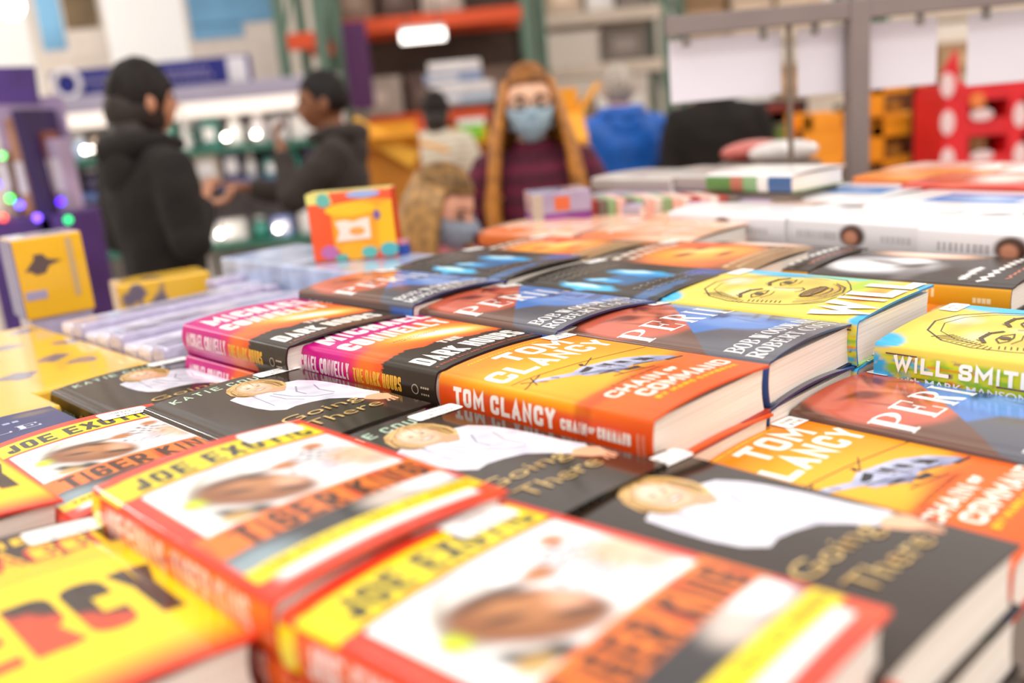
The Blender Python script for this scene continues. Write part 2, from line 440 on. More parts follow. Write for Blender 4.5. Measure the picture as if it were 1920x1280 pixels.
    def pages(s):
        if s._pm: return s._pm
        W, H, T = s.W, s.H, s.T
        n = 10; prof = []
        for i in range(n + 1):
            t = i / n; z = .0026 + t * (T - .0056); prof.append((W - .0045 - .003 * math.sin(math.pi * t), z))
        for i in range(n + 1):
            t = 1 - i / n; z = .0026 + t * (T - .0056); prof.append((.0028 - s.bul * .8 * math.sin(math.pi * t), z))
        bm = bmesh.new()
        lo = [bm.verts.new((x, -.0035, z)) for x, z in prof]; hi = [bm.verts.new((x, -H + .0035, z)) for x, z in prof]
        bm.faces.new(lo); bm.faces.new(hi[::-1])
        for i in range(len(prof)):
            j = (i + 1) % len(prof); bm.faces.new((lo[i], lo[j], hi[j], hi[i]))
        bmesh.ops.recalc_face_normals(bm, faces=bm.faces[:])
        me = bpy.data.meshes.new('page_block'); bm.to_mesh(me); bm.free(); me.materials.append(PAGE)
        s._pm = me
        return me
    def sticker(s, u0, u1, v0, v1, lines):
        poly = rrect(u0, u1, v0, v1, .0035)
        W = s.W
        bm = bmesh.new(); lay = bm.faces.layers.int.new('c')
        f = bm.faces.new([bm.verts.new((p[0], p[1], 0)) for p in poly])
        nl = len(lines); hh = (v1 - v0) / (nl * 2 + 1)
        for k, tx in enumerate(lines):
            for p in front(stroke_text(tx, (u1 - u0) * .52, hh * 1.05, hh * .16, .35), u0 + (u1 - u0) * (.22 if k == 0 else .3), v0 + hh * (2 * k + 2.1)):
                g = bm.faces.new([bm.verts.new((q[0], q[1], 0)) for q in p]); g[lay] = 1
        for u in np.arange(u0, u1, .006): bmesh.ops.bisect_plane(bm, geom=bm.verts[:] + bm.edges[:] + bm.faces[:], plane_co=(u, 0, 0), plane_no=(1, 0, 0))
        for v in np.arange(v0, v1, .006): bmesh.ops.bisect_plane(bm, geom=bm.verts[:] + bm.edges[:] + bm.faces[:], plane_co=(0, v, 0), plane_no=(0, 1, 0))
        vs = []; fs = []; cl = []
        for f in bm.faces:
            pts = [x.co[:2] for x in f.verts]
            ar = sum(pts[i][0] * pts[(i + 1) % len(pts)][1] - pts[(i + 1) % len(pts)][0] * pts[i][1] for i in range(len(pts)))
            if ar > 0: pts = pts[::-1]
            fs.append([len(vs) + i for i in range(len(pts))])
            p = np.array(pts); q = s.surf(p[:, 0], np.clip(p[:, 1], 0, 1), .0008 if f[lay] == 0 else .00084)
            vs += q.tolist(); cl += [lin('#fbf8f6') if f[lay] == 0 else lin('#6a6460')] * len(pts)
        bm.free()
        me = bpy.data.meshes.new('price_sticker'); me.from_pydata(vs, [], fs)
        at = me.color_attributes.new('Col', 'FLOAT_COLOR', 'POINT')
        at.data.foreach_set('color', np.concatenate([np.array(cl), np.ones((len(cl), 1))], 1).astype(np.float32).ravel())
        me.materials.append(print_mat('sticker_paper', .35)); 
        return me

# ------------------------------------------------------------------ the titles on the table
def rel(W, H, pts): return [(a * W, b * H) for a, b in pts]
def rrib(W, H, pts, wd): return ribbon([(a * W, b * H) for a, b in pts], wd)
TINY = '#1'
def bars(u0, u1, v, h, n=9, seed=1, fill=.8):
    """unreadably small type: a broken line of little marks"""
    r = random.Random(seed); o = []; x = u0; step = (u1 - u0) / n
    for i in range(n):
        wd = step * r.uniform(.5, .95) * fill
        o.append([(x, v), (x + wd, v), (x + wd, v + h), (x, v + h)]); x += step
    return o

def title_thriller():                      # orange cover with a helicopter
    W, H, T = .16, .24, .042
    def paint(U, V):
        c = flat(U, '#f59a12')
        c = mix(c, '#fbb228', blob(U, V, .45, .52, .55, .22, 20, .6))
        c = mix(c, '#f08418', smooth(.16 - V + .05 * U, -.06, .1) * .75)
        c = mix(c, '#ea6416', smooth(V + .10 * U - .06 * nz(U, V, 9, 4) * .3, .66, .78))
        c = mix(c, '#e0521a', smooth(V, .82, 1.0) * .6)
        c = mix(c, '#e24d14', smooth(-U, .10, .3))
        c = mix(c, '#b93a16', (blob(U, V, -.1, .72, .7, .035, 0, .4)) * .6 * (U < .3))
        c = mix(c, '#c9441a', blob(U, V, .5, .69, .6, .03, -6, .8) * .35)
        return c
    sh = []
    A = lambda t, u0, u1, v0, v1, th, col, gap=.2, rr=.18: sh.append((front(stroke_text(t, (u1 - u0) * W, (v1 - v0) * H, th, gap, rr), u0 * W, v1 * H), col))
    sh.append((front(bars(0, .62 * W, 0, .0022, 26, 3), .16 * W, .035 * H + .003), '#f8d024'))
    A('TOM', .31, .84, .065, .185, .0066, '#fdf6ec'); A('CLANCY', .035, .975, .205, .325, .0064, '#fdf6ec', .22)
    hw = [rel(W, H, p) for p in ([(.12, .425), (.15, .405), (.34, .475), (.33, .515)], [(.32, .475), (.44, .455), (.56, .475), (.60, .60), (.48, .615), (.33, .545)],
          [(.56, .475), (.7, .50), (.74, .635), (.60, .60)], [(.70, .50), (.83, .56), (.9, .645), (.86, .67), (.74, .64)])]
    sh.append((rrib(W, H, [(.04, .36), (.99, .465)], .0012) + rrib(W, H, [(.35, .50), (.62, .40)], .0013) + rrib(W, H, [(.08, .38), (.17, .46)], .0016) + rrib(W, H, [(.16, .38), (.10, .45)], .0014) + rrib(W, H, [(.02, .44), (.22, .385)], .0015), '#3a2a26'))
    def hull(u, v):
        k = min(1, max(0, .5 + 5 * (v - .46 - .16 * u) + .25 * math.sin(u * 40) * math.sin(v * 55))); a, b_ = np.array(lin('#ccd0ea')), np.array(lin('#767aa2')); return tuple(a * (1 - k) + b_ * k)
    sh.append((hw, hull))
    dk = [rel(W, H, p) for p in ([(.36, .49), (.46, .47), (.47, .50), (.37, .52)], [(.49, .49), (.56, .50), (.58, .56), (.51, .55)], [(.60, .515), (.66, .525), (.69, .58), (.62, .57)],
          [(.70, .54), (.78, .575), (.8, .61), (.72, .60)], [(.40, .565), (.48, .575), (.48, .60), (.38, .57)], [(.5, .60), (.62, .62), (.6, .65), (.52, .63)], [(.80, .645), (.93, .665), (.92, .675), (.80, .665)])]
    sh.append((dk, '#2f2a33'))
    sh.append((rrib(W, H, [(.40, .63), (.66, .675)], .0016) + rrib(W, H, [(.46, .60), (.46, .645)], .0012) + rrib(W, H, [(.60, .61), (.60, .66)], .0012) + rrib(W, H, [(.46, .45), (.48, .425)], .004) + rrib(W, H, [(.34, .515), (.42, .545), (.52, .60)], .0018) + rrib(W, H, [(.62, .60), (.74, .63)], .0020) + rrib(W, H, [(.56, .49), (.57, .59)], .0011) + rrib(W, H, [(.76, .55), (.77, .63)], .0011) + rrib(W, H, [(.22, .44), (.24, .47)], .0016), '#2a2020'))
    sh.append((rrib(W, H, [(.36, .51), (.55, .545), (.72, .585)], .0012) + rrib(W, H, [(.5, .475), (.54, .56)], .0012) + rrib(W, H, [(.64, .495), (.69, .60)], .0014), '#d9dcf2'))
    sh.append((front(stroke_text('A JACK RYAN NOVEL', .42 * W, .0042, .0008, .5), .26 * W, .705 * H), '#8a4a10'))
    A('CHAIN', .13, .56, .725, .785, .0031, '#fdf3e6'); A('OF', .60, .69, .735, .77, .003, '#fdf3e6'); A('COMMAND', .22, .95, .805, .875, .0037, '#fdf3e6', .2)
    A('BY MARC CAMERON', .22, .90, .893, .917, .0018, '#fcc81c', .4)
    sp = lambda t, v0, v1, w0, w1, th, col, gap=.22: sh.append((spine(stroke_text(t, (v1 - v0) * H, (w1 - w0) * T, th, gap, .16), v0 * H, -w1 * T), col))
    sp('TOM CLANCY', .085, .60, .20, .60, .0040, '#f7ece4'); sp('CHAIN', .625, .74, .34, .56, .0023, '#f7ece4'); sp('OF', .747, .775, .38, .50, .0012, '#f7ece4'); sp('COMMAND', .785, .92, .34, .56, .0023, '#f7ece4')
    sp('LII', .945, .975, .30, .75, .0014, '#e9a58a')
    return Title(W, H, T, paint, sh, print_mat('laminate_satin', .26, .05, 25, .32), inner='#2c1c16', edge='#d8500f', back='#c8381c', bow=.0028, lift=-.0005)

def title_crime():                         # magenta to orange cover over black treetops
    W, H, T = .16, .24, .038
    def paint(U, V):
        UU = np.maximum(U, 0)
        c = flat(U, '#c4117c')
        c = mix(c, '#b80d7e', smooth(-U, .1, .5) * .5)
        c = mix(c, '#d92a5e', smooth(V + .22 * UU, .36, .47))
        c = mix(c, '#f06a20', smooth(V + .26 * UU, .455, .55))
        c = mix(c, '#fba53a', blob(U, V, .62, .52, .42, .13, 16, .6))
        c = mix(c, '#ffe27a', blob(U, V, .63, .545, .27, .075, 14, .5)); c = mix(c, '#fffdf0', blob(U, V, .63, .55, .19, .042, 14, .4))
        c = mix(c, '#d8451c', smooth(V + .0 * UU - .09 * UU, .585, .66) * .6)
        edge = .665 + .09 * UU + .012 * nz(U, V * 0, 40, 2) + .010 * nz(U, V * 0, 120, 5) + .05 * smooth(-U, .0, .5) - .03 * blob(U, V * 0, .35, 0, .2, .2) 
        c = mix(c, '#33291f', smooth(V, edge - .004, edge + .006))
        return c
    sh = []
    A = lambda t, u0, u1, v0, v1, th, col, gap=.2, rr=.2: sh.append((front(stroke_text(t, (u1 - u0) * W, (v1 - v0) * H, th, gap, rr), u0 * W, v1 * H), col))
    A('#1 NEW YORK TIMES BESTSELLER', .08, .72, .035, .052, .0008, '#e86a6a', .4)
    A('MICHAEL', .075, .985, .075, .235, .0080, '#fdf4ee'); A('CONNELLY', .06, .93, .285, .42, .0068, '#fdf4ee', .2)
    A('THE', .43, .60, .675, .73, .0036, '#f6d9cc'); A('DARK HOURS', .06, .90, .785, .915, .0052, '#f6f0ea', .2)
    sh.append((front(bars(0, .42 * W, 0, .0016, 18, 6), .3 * W, .50 * H) + front(bars(0, .3 * W, 0, .0016, 14, 8), .34 * W, .52 * H), '#a8521a'))
    A('A RENEE BALLARD AND HARRY BOSCH NOVEL', .06, .93, .945, .962, .0008, '#c25a4c', .4)
    sp = lambda t, v0, v1, w0, w1, th, col, gap=.2: sh.append((spine(stroke_text(t, (v1 - v0) * H, (w1 - w0) * T, th, gap, .2), v0 * H, -w1 * T), col))
    sp('MICHAEL CONNELLY', .05, .455, .22, .66, .0024, '#f7dbe2'); sp('THE DARK HOURS', .485, .80, .28, .66, .0022, '#f2b13a')
    sh.append(([r for r in ribbon(arc(-.5 * T, .885 * H, .0045, .0045, 0, 360, 18), .0008)] + spine(bars(0, .012, 0, .0018, 4, 3), .92 * H, -.62 * T) + spine(bars(0, .012, 0, .0018, 4, 5), .92 * H, -.45 * T), '#c9b8a4'))
    return Title(W, H, T, paint, sh, print_mat('laminate_satin', .26, .05, 25, .32), inner='#2a1c20', edge='#3a2328', back='#b0107a', bul=.005, bow=.0028, lift=-.001)

def title_politics():                      # red face and blue face on charcoal
    W, H, T = .16, .24, .041
    def paint(U, V):
        d = V + .66 * U - .735        # diagonal between the two halves
        c = flat(U, '#6b4a3d')
        red = blob(U, V, .46, .16, .46, .32, -22, .10)
        c = mix(c, '#c6604a', red)
        c = mix(c, '#8a3528', red * (blob(U, V, .38, .17, .06, .05, 20, .6) + blob(U, V, .66, .10, .07, .035, -20, .6) + blob(U, V, .40, .33, .1, .03, -30, .7) * .8 + blob(U, V, .55, .24, .04, .08, 25, .8) * .5))
        c = mix(c, '#d2765c', red * (blob(U, V, .52, .16, .04, .10, 30, .8) * .6 + blob(U, V, .30, .26, .08, .05, 0, .8) * .5 + .35 * np.clip(nz(U, V, 22, 3), 0, 1)))
        for cu, cv, ru, rv, ro, k in ((.34, .13, .10, .018, 12, .9), (.36, .165, .07, .022, 8, .8), (.62, .075, .10, .016, -28, .9), (.64, .11, .06, .02, -25, .8), (.46, .19, .018, .06, -35, .5), (.53, .255, .06, .016, -25, .9), (.56, .32, .11, .014, -24, .9), (.30, .27, .015, .08, -20, .5), (.74, .19, .015, .07, -50, .5), (.60, .40, .10, .012, -25, .5)):
            c = mix(c, '#702a20', red * blob(U, V, cu, cv, ru, rv, ro, .8) * k)
        c = mix(c, '#e08a70', red * (blob(U, V, .50, .20, .03, .07, -35, .9) + blob(U, V, .40, .25, .06, .03, 0, .9) + blob(U, V, .70, .24, .05, .03, 0, .9)) * .6)
        c = mix(c, '#5b5a64', smooth(d, -.004, .004))
        up = smooth(d, -.004, .004)
        tri = up * (1 - smooth(V - .66 + .15 * (U - .5), -.05, .02) ) * smooth(U, .30, .42)
        tri = up * np.clip(1 - smooth(V + .05 * np.sin(U * 9), .56, .61), 0, 1)
        c = mix(c, '#4c7cc6', tri)
        face = blob(U, V, .86, .55, .42, .27, -18, .12) * up
        c = mix(c, '#5488d4', face)
        c = mix(c, '#345c9c', face * (blob(U, V, .78, .47, .07, .035, -10, .7) + blob(U, V, .98, .42, .05, .03, 0, .7) + blob(U, V, .9, .68, .12, .022, -12, .7) + blob(U, V, .88, .58, .04, .05, 10, .8) * .7))
        c = mix(c, '#7da6e2', face * (blob(U, V, .7, .58, .08, .06, 0, .8) * .6 + blob(U, V, .95, .55, .05, .07, 0, .8) * .6 + .3 * np.clip(nz(U, V, 20, 9), 0, 1)))
        for cu, cv, ru, rv, ro, k in ((.72, .46, .09, .014, -12, .9), (.74, .49, .05, .018, -12, .9), (.93, .42, .07, .014, -6, .9), (.95, .45, .05, .018, -6, .9), (.83, .55, .03, .035, 20, .6), (.86, .60, .07, .012, -14, .9), (.88, .665, .12, .012, -14, .9), (.70, .62, .012, .06, 20, .5), (.84, .72, .1, .02, -14, .5)):
            c = mix(c, '#1f3c78', face * blob(U, V, cu, cv, ru, rv, ro, .8) * k)
        c = mix(c, '#456fb4', smooth(U + .5 * (V - .9), .80, .86) * smooth(V, .74, .80) * .8)
        c = mix(c, '#4a464c', smooth(-U, .02, .15) * .75)
        c = mix(c, '#3a63b0', (U < -.1) * smooth(V, .80, .86) * .9)
        return c
    sh = []
    S = lambda t, u0, u1, v0, v1, col, gap=.12, K=.24, tt=.07: sh.append((front(serif_text(t, (u1 - u0) * W, (v1 - v0) * H, gap, K, tt), u0 * W, v1 * H), col))
    S('PERIL', .03, 1.0, .285, .455, '#f7f4f2', .20, .25, .05)
    S('BOB WOODWARD', .06, .985, .785, .862, '#f4f2f2', .14, .22, .06); S('ROBERT COSTA', .04, .985, .885, .957, '#f4f2f2', .14, .22, .06)
    sh.append((spine(serif_text('PERIL', .25 * H, .5 * T), .1 * H, -.75 * T) + spine(bars(0, .1, 0, .004, 9, 2), .5 * H, -.55 * T), '#d9d6d6'))
    return Title(W, H, T, paint, sh, print_mat('laminate_gloss', .17, .06, 18), inner='#272a55', edge='#2c2f66', back='#23264e', res=(130, 190), bow=.0042, lift=-.0015)

def title_memoir():                        # near-black cover, fair woman in a white shirt
    W, H, T = .16, .247, .040
    def paint(U, V):
        c = flat(U, '#33261d')
        c = mix(c, '#3d332d', np.clip(nz(U, V, 14, 6), 0, 1) * .35)
        c = mix(c, '#1e1713', smooth(-U, .05, .4))
        return c
    def face_col(U, V):
        c = flat(U, '#f0c4a2')
        c = mix(c, '#f9dcc4', blob(U, V, .575, .165, .07, .03, 0, .8)); c = mix(c, '#eeb094', blob(U, V, .525, .235, .035, .022, 0, .9) + blob(U, V, .625, .24, .035, .022, 0, .9))
        c = mix(c, '#cf9672', (1 - blob(U, V, .577, .213, .088, .078, 0, .25)) * .8)
        c = mix(c, '#8a5c40', blob(U, V, .543, .180, .020, .0035, 5, .7) * .8 + blob(U, V, .615, .180, .020, .0035, -5, .7) * .8)
        c = mix(c, '#4a3428', blob(U, V, .545, .196, .014, .0055, 3, .6) + blob(U, V, .614, .197, .014, .0055, -3, .6))
        c = mix(c, '#d29a78', blob(U, V, .582, .222, .012, .006, 0, .8) * .9 + blob(U, V, .59, .205, .004, .02, 0, .8) * .5)
        c = mix(c, '#b9604f', blob(U, V, .58, .252, .036, .012, 0, .5)); c = mix(c, '#fbf0ea', blob(U, V, .58, .250, .026, .005, 0, .5)); c = mix(c, '#d8a080', blob(U, V, .578, .276, .03, .005, 0, .9) * .6)
        return c
    def shade(base, hi):
        b, h = np.array(lin(base)), np.array(lin(hi))
        def f(u, v):
            k = .5 + .5 * math.sin(u * 23 + 3 * math.sin(v * 19)) * math.sin(v * 31 + u * 7); return tuple(b * (1 - k) + h * k)
        return f
    sh = []
    P = lambda pts, col: sh.append(([rel(W, H, pts)], col))
    Q = lambda pls, col: sh.append(([rel(W, H, p) for p in pls], col))
    sh.append((front(stroke_text('KATIE COURIC', .78 * W, .055 * H, .0022, .42, .4), .13 * W, .098 * H), '#b9d3bc'))
    # white shirt: collar, shoulder, sleeve and long arm to the right
    P([(.36, .27), (.44, .245), (.56, .31), (.66, .32), (.76, .245), (.84, .26), (.90, .33), (.93, .42), (.95, .52), (.955, .62), (.98, .70), (.94, .745), (.86, .74), (.79, .665), (.72, .61), (.62, .585), (.53, .575), (.46, .585), (.40, .535), (.375, .47), (.36, .38)], shade('#c9c6d8', '#efedf5'))
    for p, wd in (([(.58, .35), (.62, .45), (.70, .53), (.80, .565)], .0022), ([(.55, .36), (.57, .46), (.63, .53)], .0016), ([(.84, .38), (.80, .46), (.82, .55)], .0016), ([(.48, .30), (.47, .40), (.46, .5)], .0012), ([(.75, .34), (.69, .41), (.70, .47)], .0018)):
        sh.append((rrib(W, H, p, wd), '#9f9bb6'))
    P([(.83, .735), (.885, .705), (.95, .715), (.985, .75), (.965, .80), (.915, .815), (.87, .79)], '#eab491')      # forearm and hand
    Q([[(.905, .81), (.92, .80), (.90, .845), (.885, .84)], [(.925, .81), (.945, .80), (.935, .85), (.915, .85)], [(.95, .80), (.97, .79), (.965, .84), (.945, .845)]], '#e5a784')
    hair = [(.52, .10), (.60, .085), (.69, .10), (.745, .15), (.765, .215), (.75, .27), (.70, .315), (.66, .30), (.62, .33), (.56, .31), (.49, .30), (.43, .28), (.405, .225), (.42, .165), (.46, .12)]
    P(hair, shade('#b98a4c', '#e3bd7c'))
    P([(.46, .25), (.44, .20), (.46, .15), (.43, .19), (.415, .24), (.44, .29), (.50, .32)], '#a87838')
    def face(u, v):
        c = face_col(np.array([[u]]), np.array([[v]]))[0, 0]; return tuple(c)
    fp = [(.478, .165), (.50, .14), (.55, .125), (.62, .135), (.665, .175), (.675, .225), (.655, .27), (.61, .298), (.565, .30), (.51, .28), (.475, .235)]
    P([(.575, .285), (.65, .27), (.715, .305), (.665, .35), (.60, .335)], '#dba07c')
    cells = []
    for i in range(40):
        for j in range(44):
            u0, v0 = .47 + .0053 * i, .12 + .0042 * j; cu, cv = u0 + .0026, v0 + .0021
            if ((cu - .577) / .103) ** 2 + ((cv - .213) / .092) ** 2 < 1: cells.append([(u0, v0), (u0 + .0053, v0), (u0 + .0053, v0 + .0042), (u0, v0 + .0042)])
    Q(cells, face)
    for k in range(9):
        sh.append((rrib(W, H, [(.56 + .014 * k, .098 + .003 * abs(k - 3)), (.50 + .028 * k - .02 * (k < 4), .118 + .006 * abs(k - 4)), (.455 + .036 * k, .16 + .004 * k)], .0009), ['#ecca8c', '#a67c3e', '#d8b070'][k % 3]))
    for k in range(5): sh.append((rrib(W, H, [(.47 - .008 * k, .15 + .012 * k), (.452 - .006 * k, .21 + .01 * k), (.475 - .002 * k, .275 + .004 * k)], .0011), ['#e2bb7a', '#9c7236', '#cfa660'][k % 3]))
    for k in range(5): sh.append((rrib(W, H, [(.67 + .012 * k, .15 + .006 * k), (.695 + .012 * k, .21 + .005 * k), (.69 + .008 * k, .28)], .0011), ['#b08646', '#e6c284', '#8e662e'][k % 3]))
    # gold title
    gold = shade('#b98f4e', '#e8c884')
    sh.append((front(font_text('Going', .50 * W, .088 * H, -.006), .32 * W, .735 * H + .006), gold))
    sh.append((front(font_text('There', .47 * W, .072 * H, -.006), .37 * W, .86 * H), gold))
    sh.append((spine(font_text('Going There', .42 * H, .45 * T), .4 * H, -.72 * T), '#8a6a3a'))
    sh.append((spine(stroke_text('KATIE COURIC', .28 * H, .26 * T, .0014, .4), .06 * H, -.62 * T), '#7f9a84'))
    return Title(W, H, T, paint, sh, print_mat('laminate_mirror', .10, .03, 14, .65), inner='#1d1511', edge='#211814', back='#231a16', bow=.0022, lift=.001)

def title_zoo():                           # red border, yellow band, man with a white tiger
    W, H, T = .16, .24, .034
    def paint(U, V):
        UU = np.maximum(U, 0)
        c = flat(U, '#e5402a')
        c = mix(c, '#f26a2a', np.clip(nz(U, V, 10, 2), 0, 1) * .45)
        c = mix(c, '#ee6a24', smooth(-U, .05, .25) * .8)
        band = (V > .055) & (V < .197) & (U > -.06) & (U < .965)
        c = mix(c, '#f7dc18', band * 1.0)
        orange = (V > .60) & (V < .76) & (U > .02)
        c = mix(c, '#f07a28', orange * 1.0)
        c = mix(c, '#d4501c', orange * np.clip(nz(U * 2.2, V * .6, 26, 7) - .15, 0, 1) * 1.3)
        dk = (V > .745 - .0 * U) & (V < .845) & (U > .02) & (U < .97)
        c = mix(c, '#3a3638', dk * 1.0)
        c = mix(c, '#8fa0a8', dk * blob(U, V, .08, .82, .16, .06, 0, .7))
        c = mix(c, '#f4f0f2', dk * blob(U, V, .86, .78, .17, .055, 0, .5)); c = mix(c, '#cfc0b6', dk * blob(U, V, .66, .80, .1, .05, 0, .7))
        y2 = (V > .845) & (V < .91) & (U > .02) & (U < 1.0)
        c = mix(c, '#f7dc18', y2 * 1.0)
        w2 = (V > .91) & (V < .955) & (U > .05) & (U < .92)
        c = mix(c, '#f8f1ee', w2 * smooth(U, .05, .12))
        # photograph
        ph = (V > .215) & (V < .602) & (U > .075) & (U < .955)
        p = flat(U, '#fdfbfb')
        cap = blob(U, V, .30, .355, .17, .10, -32, .3)
        p = mix(p, '#b9b3a8', cap); p = mix(p, '#dcd7d2', blob(U, V, .36, .31, .11, .06, -30, .4)); p = mix(p, '#8d8778', blob(U, V, .22, .385, .08, .04, -20, .5))
        p = mix(p, '#c8de30', blob(U, V, .185, .40, .055, .032, 0, .3))
        face = blob(U, V, .40, .455, .215, .115, 28, .2)
        p = mix(p, '#8f5630', face)
        p = mix(p, '#b87a4a', face * blob(U, V, .43, .42, .12, .08, 28, .7)); p = mix(p, '#e3a684', face * (blob(U, V, .52, .485, .05, .05, 20, .7)))
        p = mix(p, '#4f2a14', face * (blob(U, V, .34, .425, .06, .013, 24, .6) + blob(U, V, .46, .385, .05, .012, 24, .6) + blob(U, V, .5, .53, .07, .018, 24, .6)))
        p = mix(p, '#4a2a16', blob(U, V, .41, .345, .16, .022, 8, .5) * .8)
        p = mix(p, '#2e1f14', blob(U, V, .27, .555, .11, .035, 30, .4)); p = mix(p, '#c59a4e', blob(U, V, .22, .57, .06, .03, 10, .5) * .9); p = mix(p, '#d8cfc6', blob(U, V, .27, .53, .05, .012, 30, .5) * .8)
        tg = blob(U, V, .74, .40, .17, .105, -8, .35)
        p = mix(p, '#dcd9de', tg)
        stripes = np.clip(np.sin(U * 60 + 9 * np.sin(V * 26)) * np.sin(V * 70 + 3 * np.sin(U * 25)) - .25, 0, 1) * 2.2
        p = mix(p, '#40342f', tg * np.clip(stripes, 0, 1)); p = mix(p, '#c5c3d2', blob(U, V, .73, .445, .06, .035, 0, .5)); p = mix(p, '#f7f4f4', blob(U, V, .66, .43, .05, .03, 0, .6))
        p = mix(p, '#b9743f', blob(U, V, .60, .365, .06, .028, 0, .5)); p = mix(p, '#c17a4c', blob(U, V, .81, .285, .05, .028, 0, .5))
        p = mix(p, '#eab48a', blob(U, V, .88, .44, .12, .07, 0, .6) * .8); p = mix(p, '#d9844e', blob(U, V, .9, .53, .1, .04, 0, .6) * .6)
        c = c * (1 - ph[..., None]) + p * ph[..., None]
        return c
    sh = []
    A = lambda t, u0, u1, v0, v1, th, col, gap=.24, rr=.25: sh.append((front(stroke_text(t, (u1 - u0) * W, (v1 - v0) * H, th, gap, rr), u0 * W, v1 * H), col))
    sh.append((rrib(W, H, [(-.06, .197), (.965, .197)], .001), '#e5402a'))
    A('JOE EXOTIC', .10, .93, .080, .178, .0047, '#403a30')
    A('TIGER KING', .13, .955, .625, .742, .0048, '#4a2a1c')
    A('THE OFFICIAL TELL-ALL MEMOIR', .08, .97, .863, .893, .0013, '#7a6a10', .4)
    sp = lambda t, v0, v1, w0, w1, th, col: sh.append((spine(stroke_text(t, (v1 - v0) * H, (w1 - w0) * T, th, .22, .2), v0 * H, -w1 * T), col))
    sp('JOE EXOTIC', .10, .47, .2, .78, .0034, '#f9d9d2'); sp('TIGER KING', .52, .90, .2, .78, .0034, '#f9d9d2')
    sh.append(([rel(1, H, [(-.028, .0), (-.004, .0), (-.004, .06), (-.028, .06)])], '#f7dc18'))
    return Title(W, H, T, paint, sh, print_mat('laminate_wet', .13, .07, 22, .6), inner='#b02a1c', edge='#e5432c', back='#e23c2c', bow=.0035, lift=.0)

def title_mercy():                         # yellow cover, dark and red capitals
    W, H, T = .16, .24, .040
    def paint(U, V):
        c = flat(U, '#f9d512')
        c = mix(c, '#f2a318', smooth(V - .1 * U, .34, .26) * 0 + blob(U, V, .5, .30, .7, .04, 0, .9) * .6)
        c = mix(c, '#3b2015', smooth(.27 - V + .02 * nz(U, V, 16, 3), 0, .05))
        c = mix(c, '#f59a18', smooth(V, .84, .93) * .8); c = mix(c, '#e23a1e', smooth(V, .90, 1.0))
        c = mix(c, '#e0401c', smooth(U, .97, 1.0) * .8)
        c = mix(c, '#e8681a', smooth(-U, .05, .3))
        return c
    sh = []
    def bw(u, v):
        t = .22 + .62 * u; k = smooth(np.array(v), t - .02, t + .02); a, b = np.array(lin('#3a2a20')), np.array(lin('#e04a22')); return tuple(a * (1 - k) + b * k)
    A = lambda t, u0, u1, v0, v1, th, col, gap=.2, rr=.2: sh.append((front(stroke_text(t, (u1 - u0) * W, (v1 - v0) * H, th, gap, rr), u0 * W, v1 * H), col))
    A('BALDACCI', .05, .95, .12, .25, .0085, '#f3c41c'); A('DAVID', .25, .75, .04, .09, .004, '#f3c41c')
    A('BALDACCI', .075, .925, .135, .235, .003, '#c8301c')
    A('MERCY', .04, .965, .45, .75, .0125, bw)
    return Title(W, H, T, paint, sh, print_mat('laminate_wet', .13, .07, 22, .6), inner='#8a1c14', edge='#d8301e', back='#c8281e', bow=.004, lift=-.002)

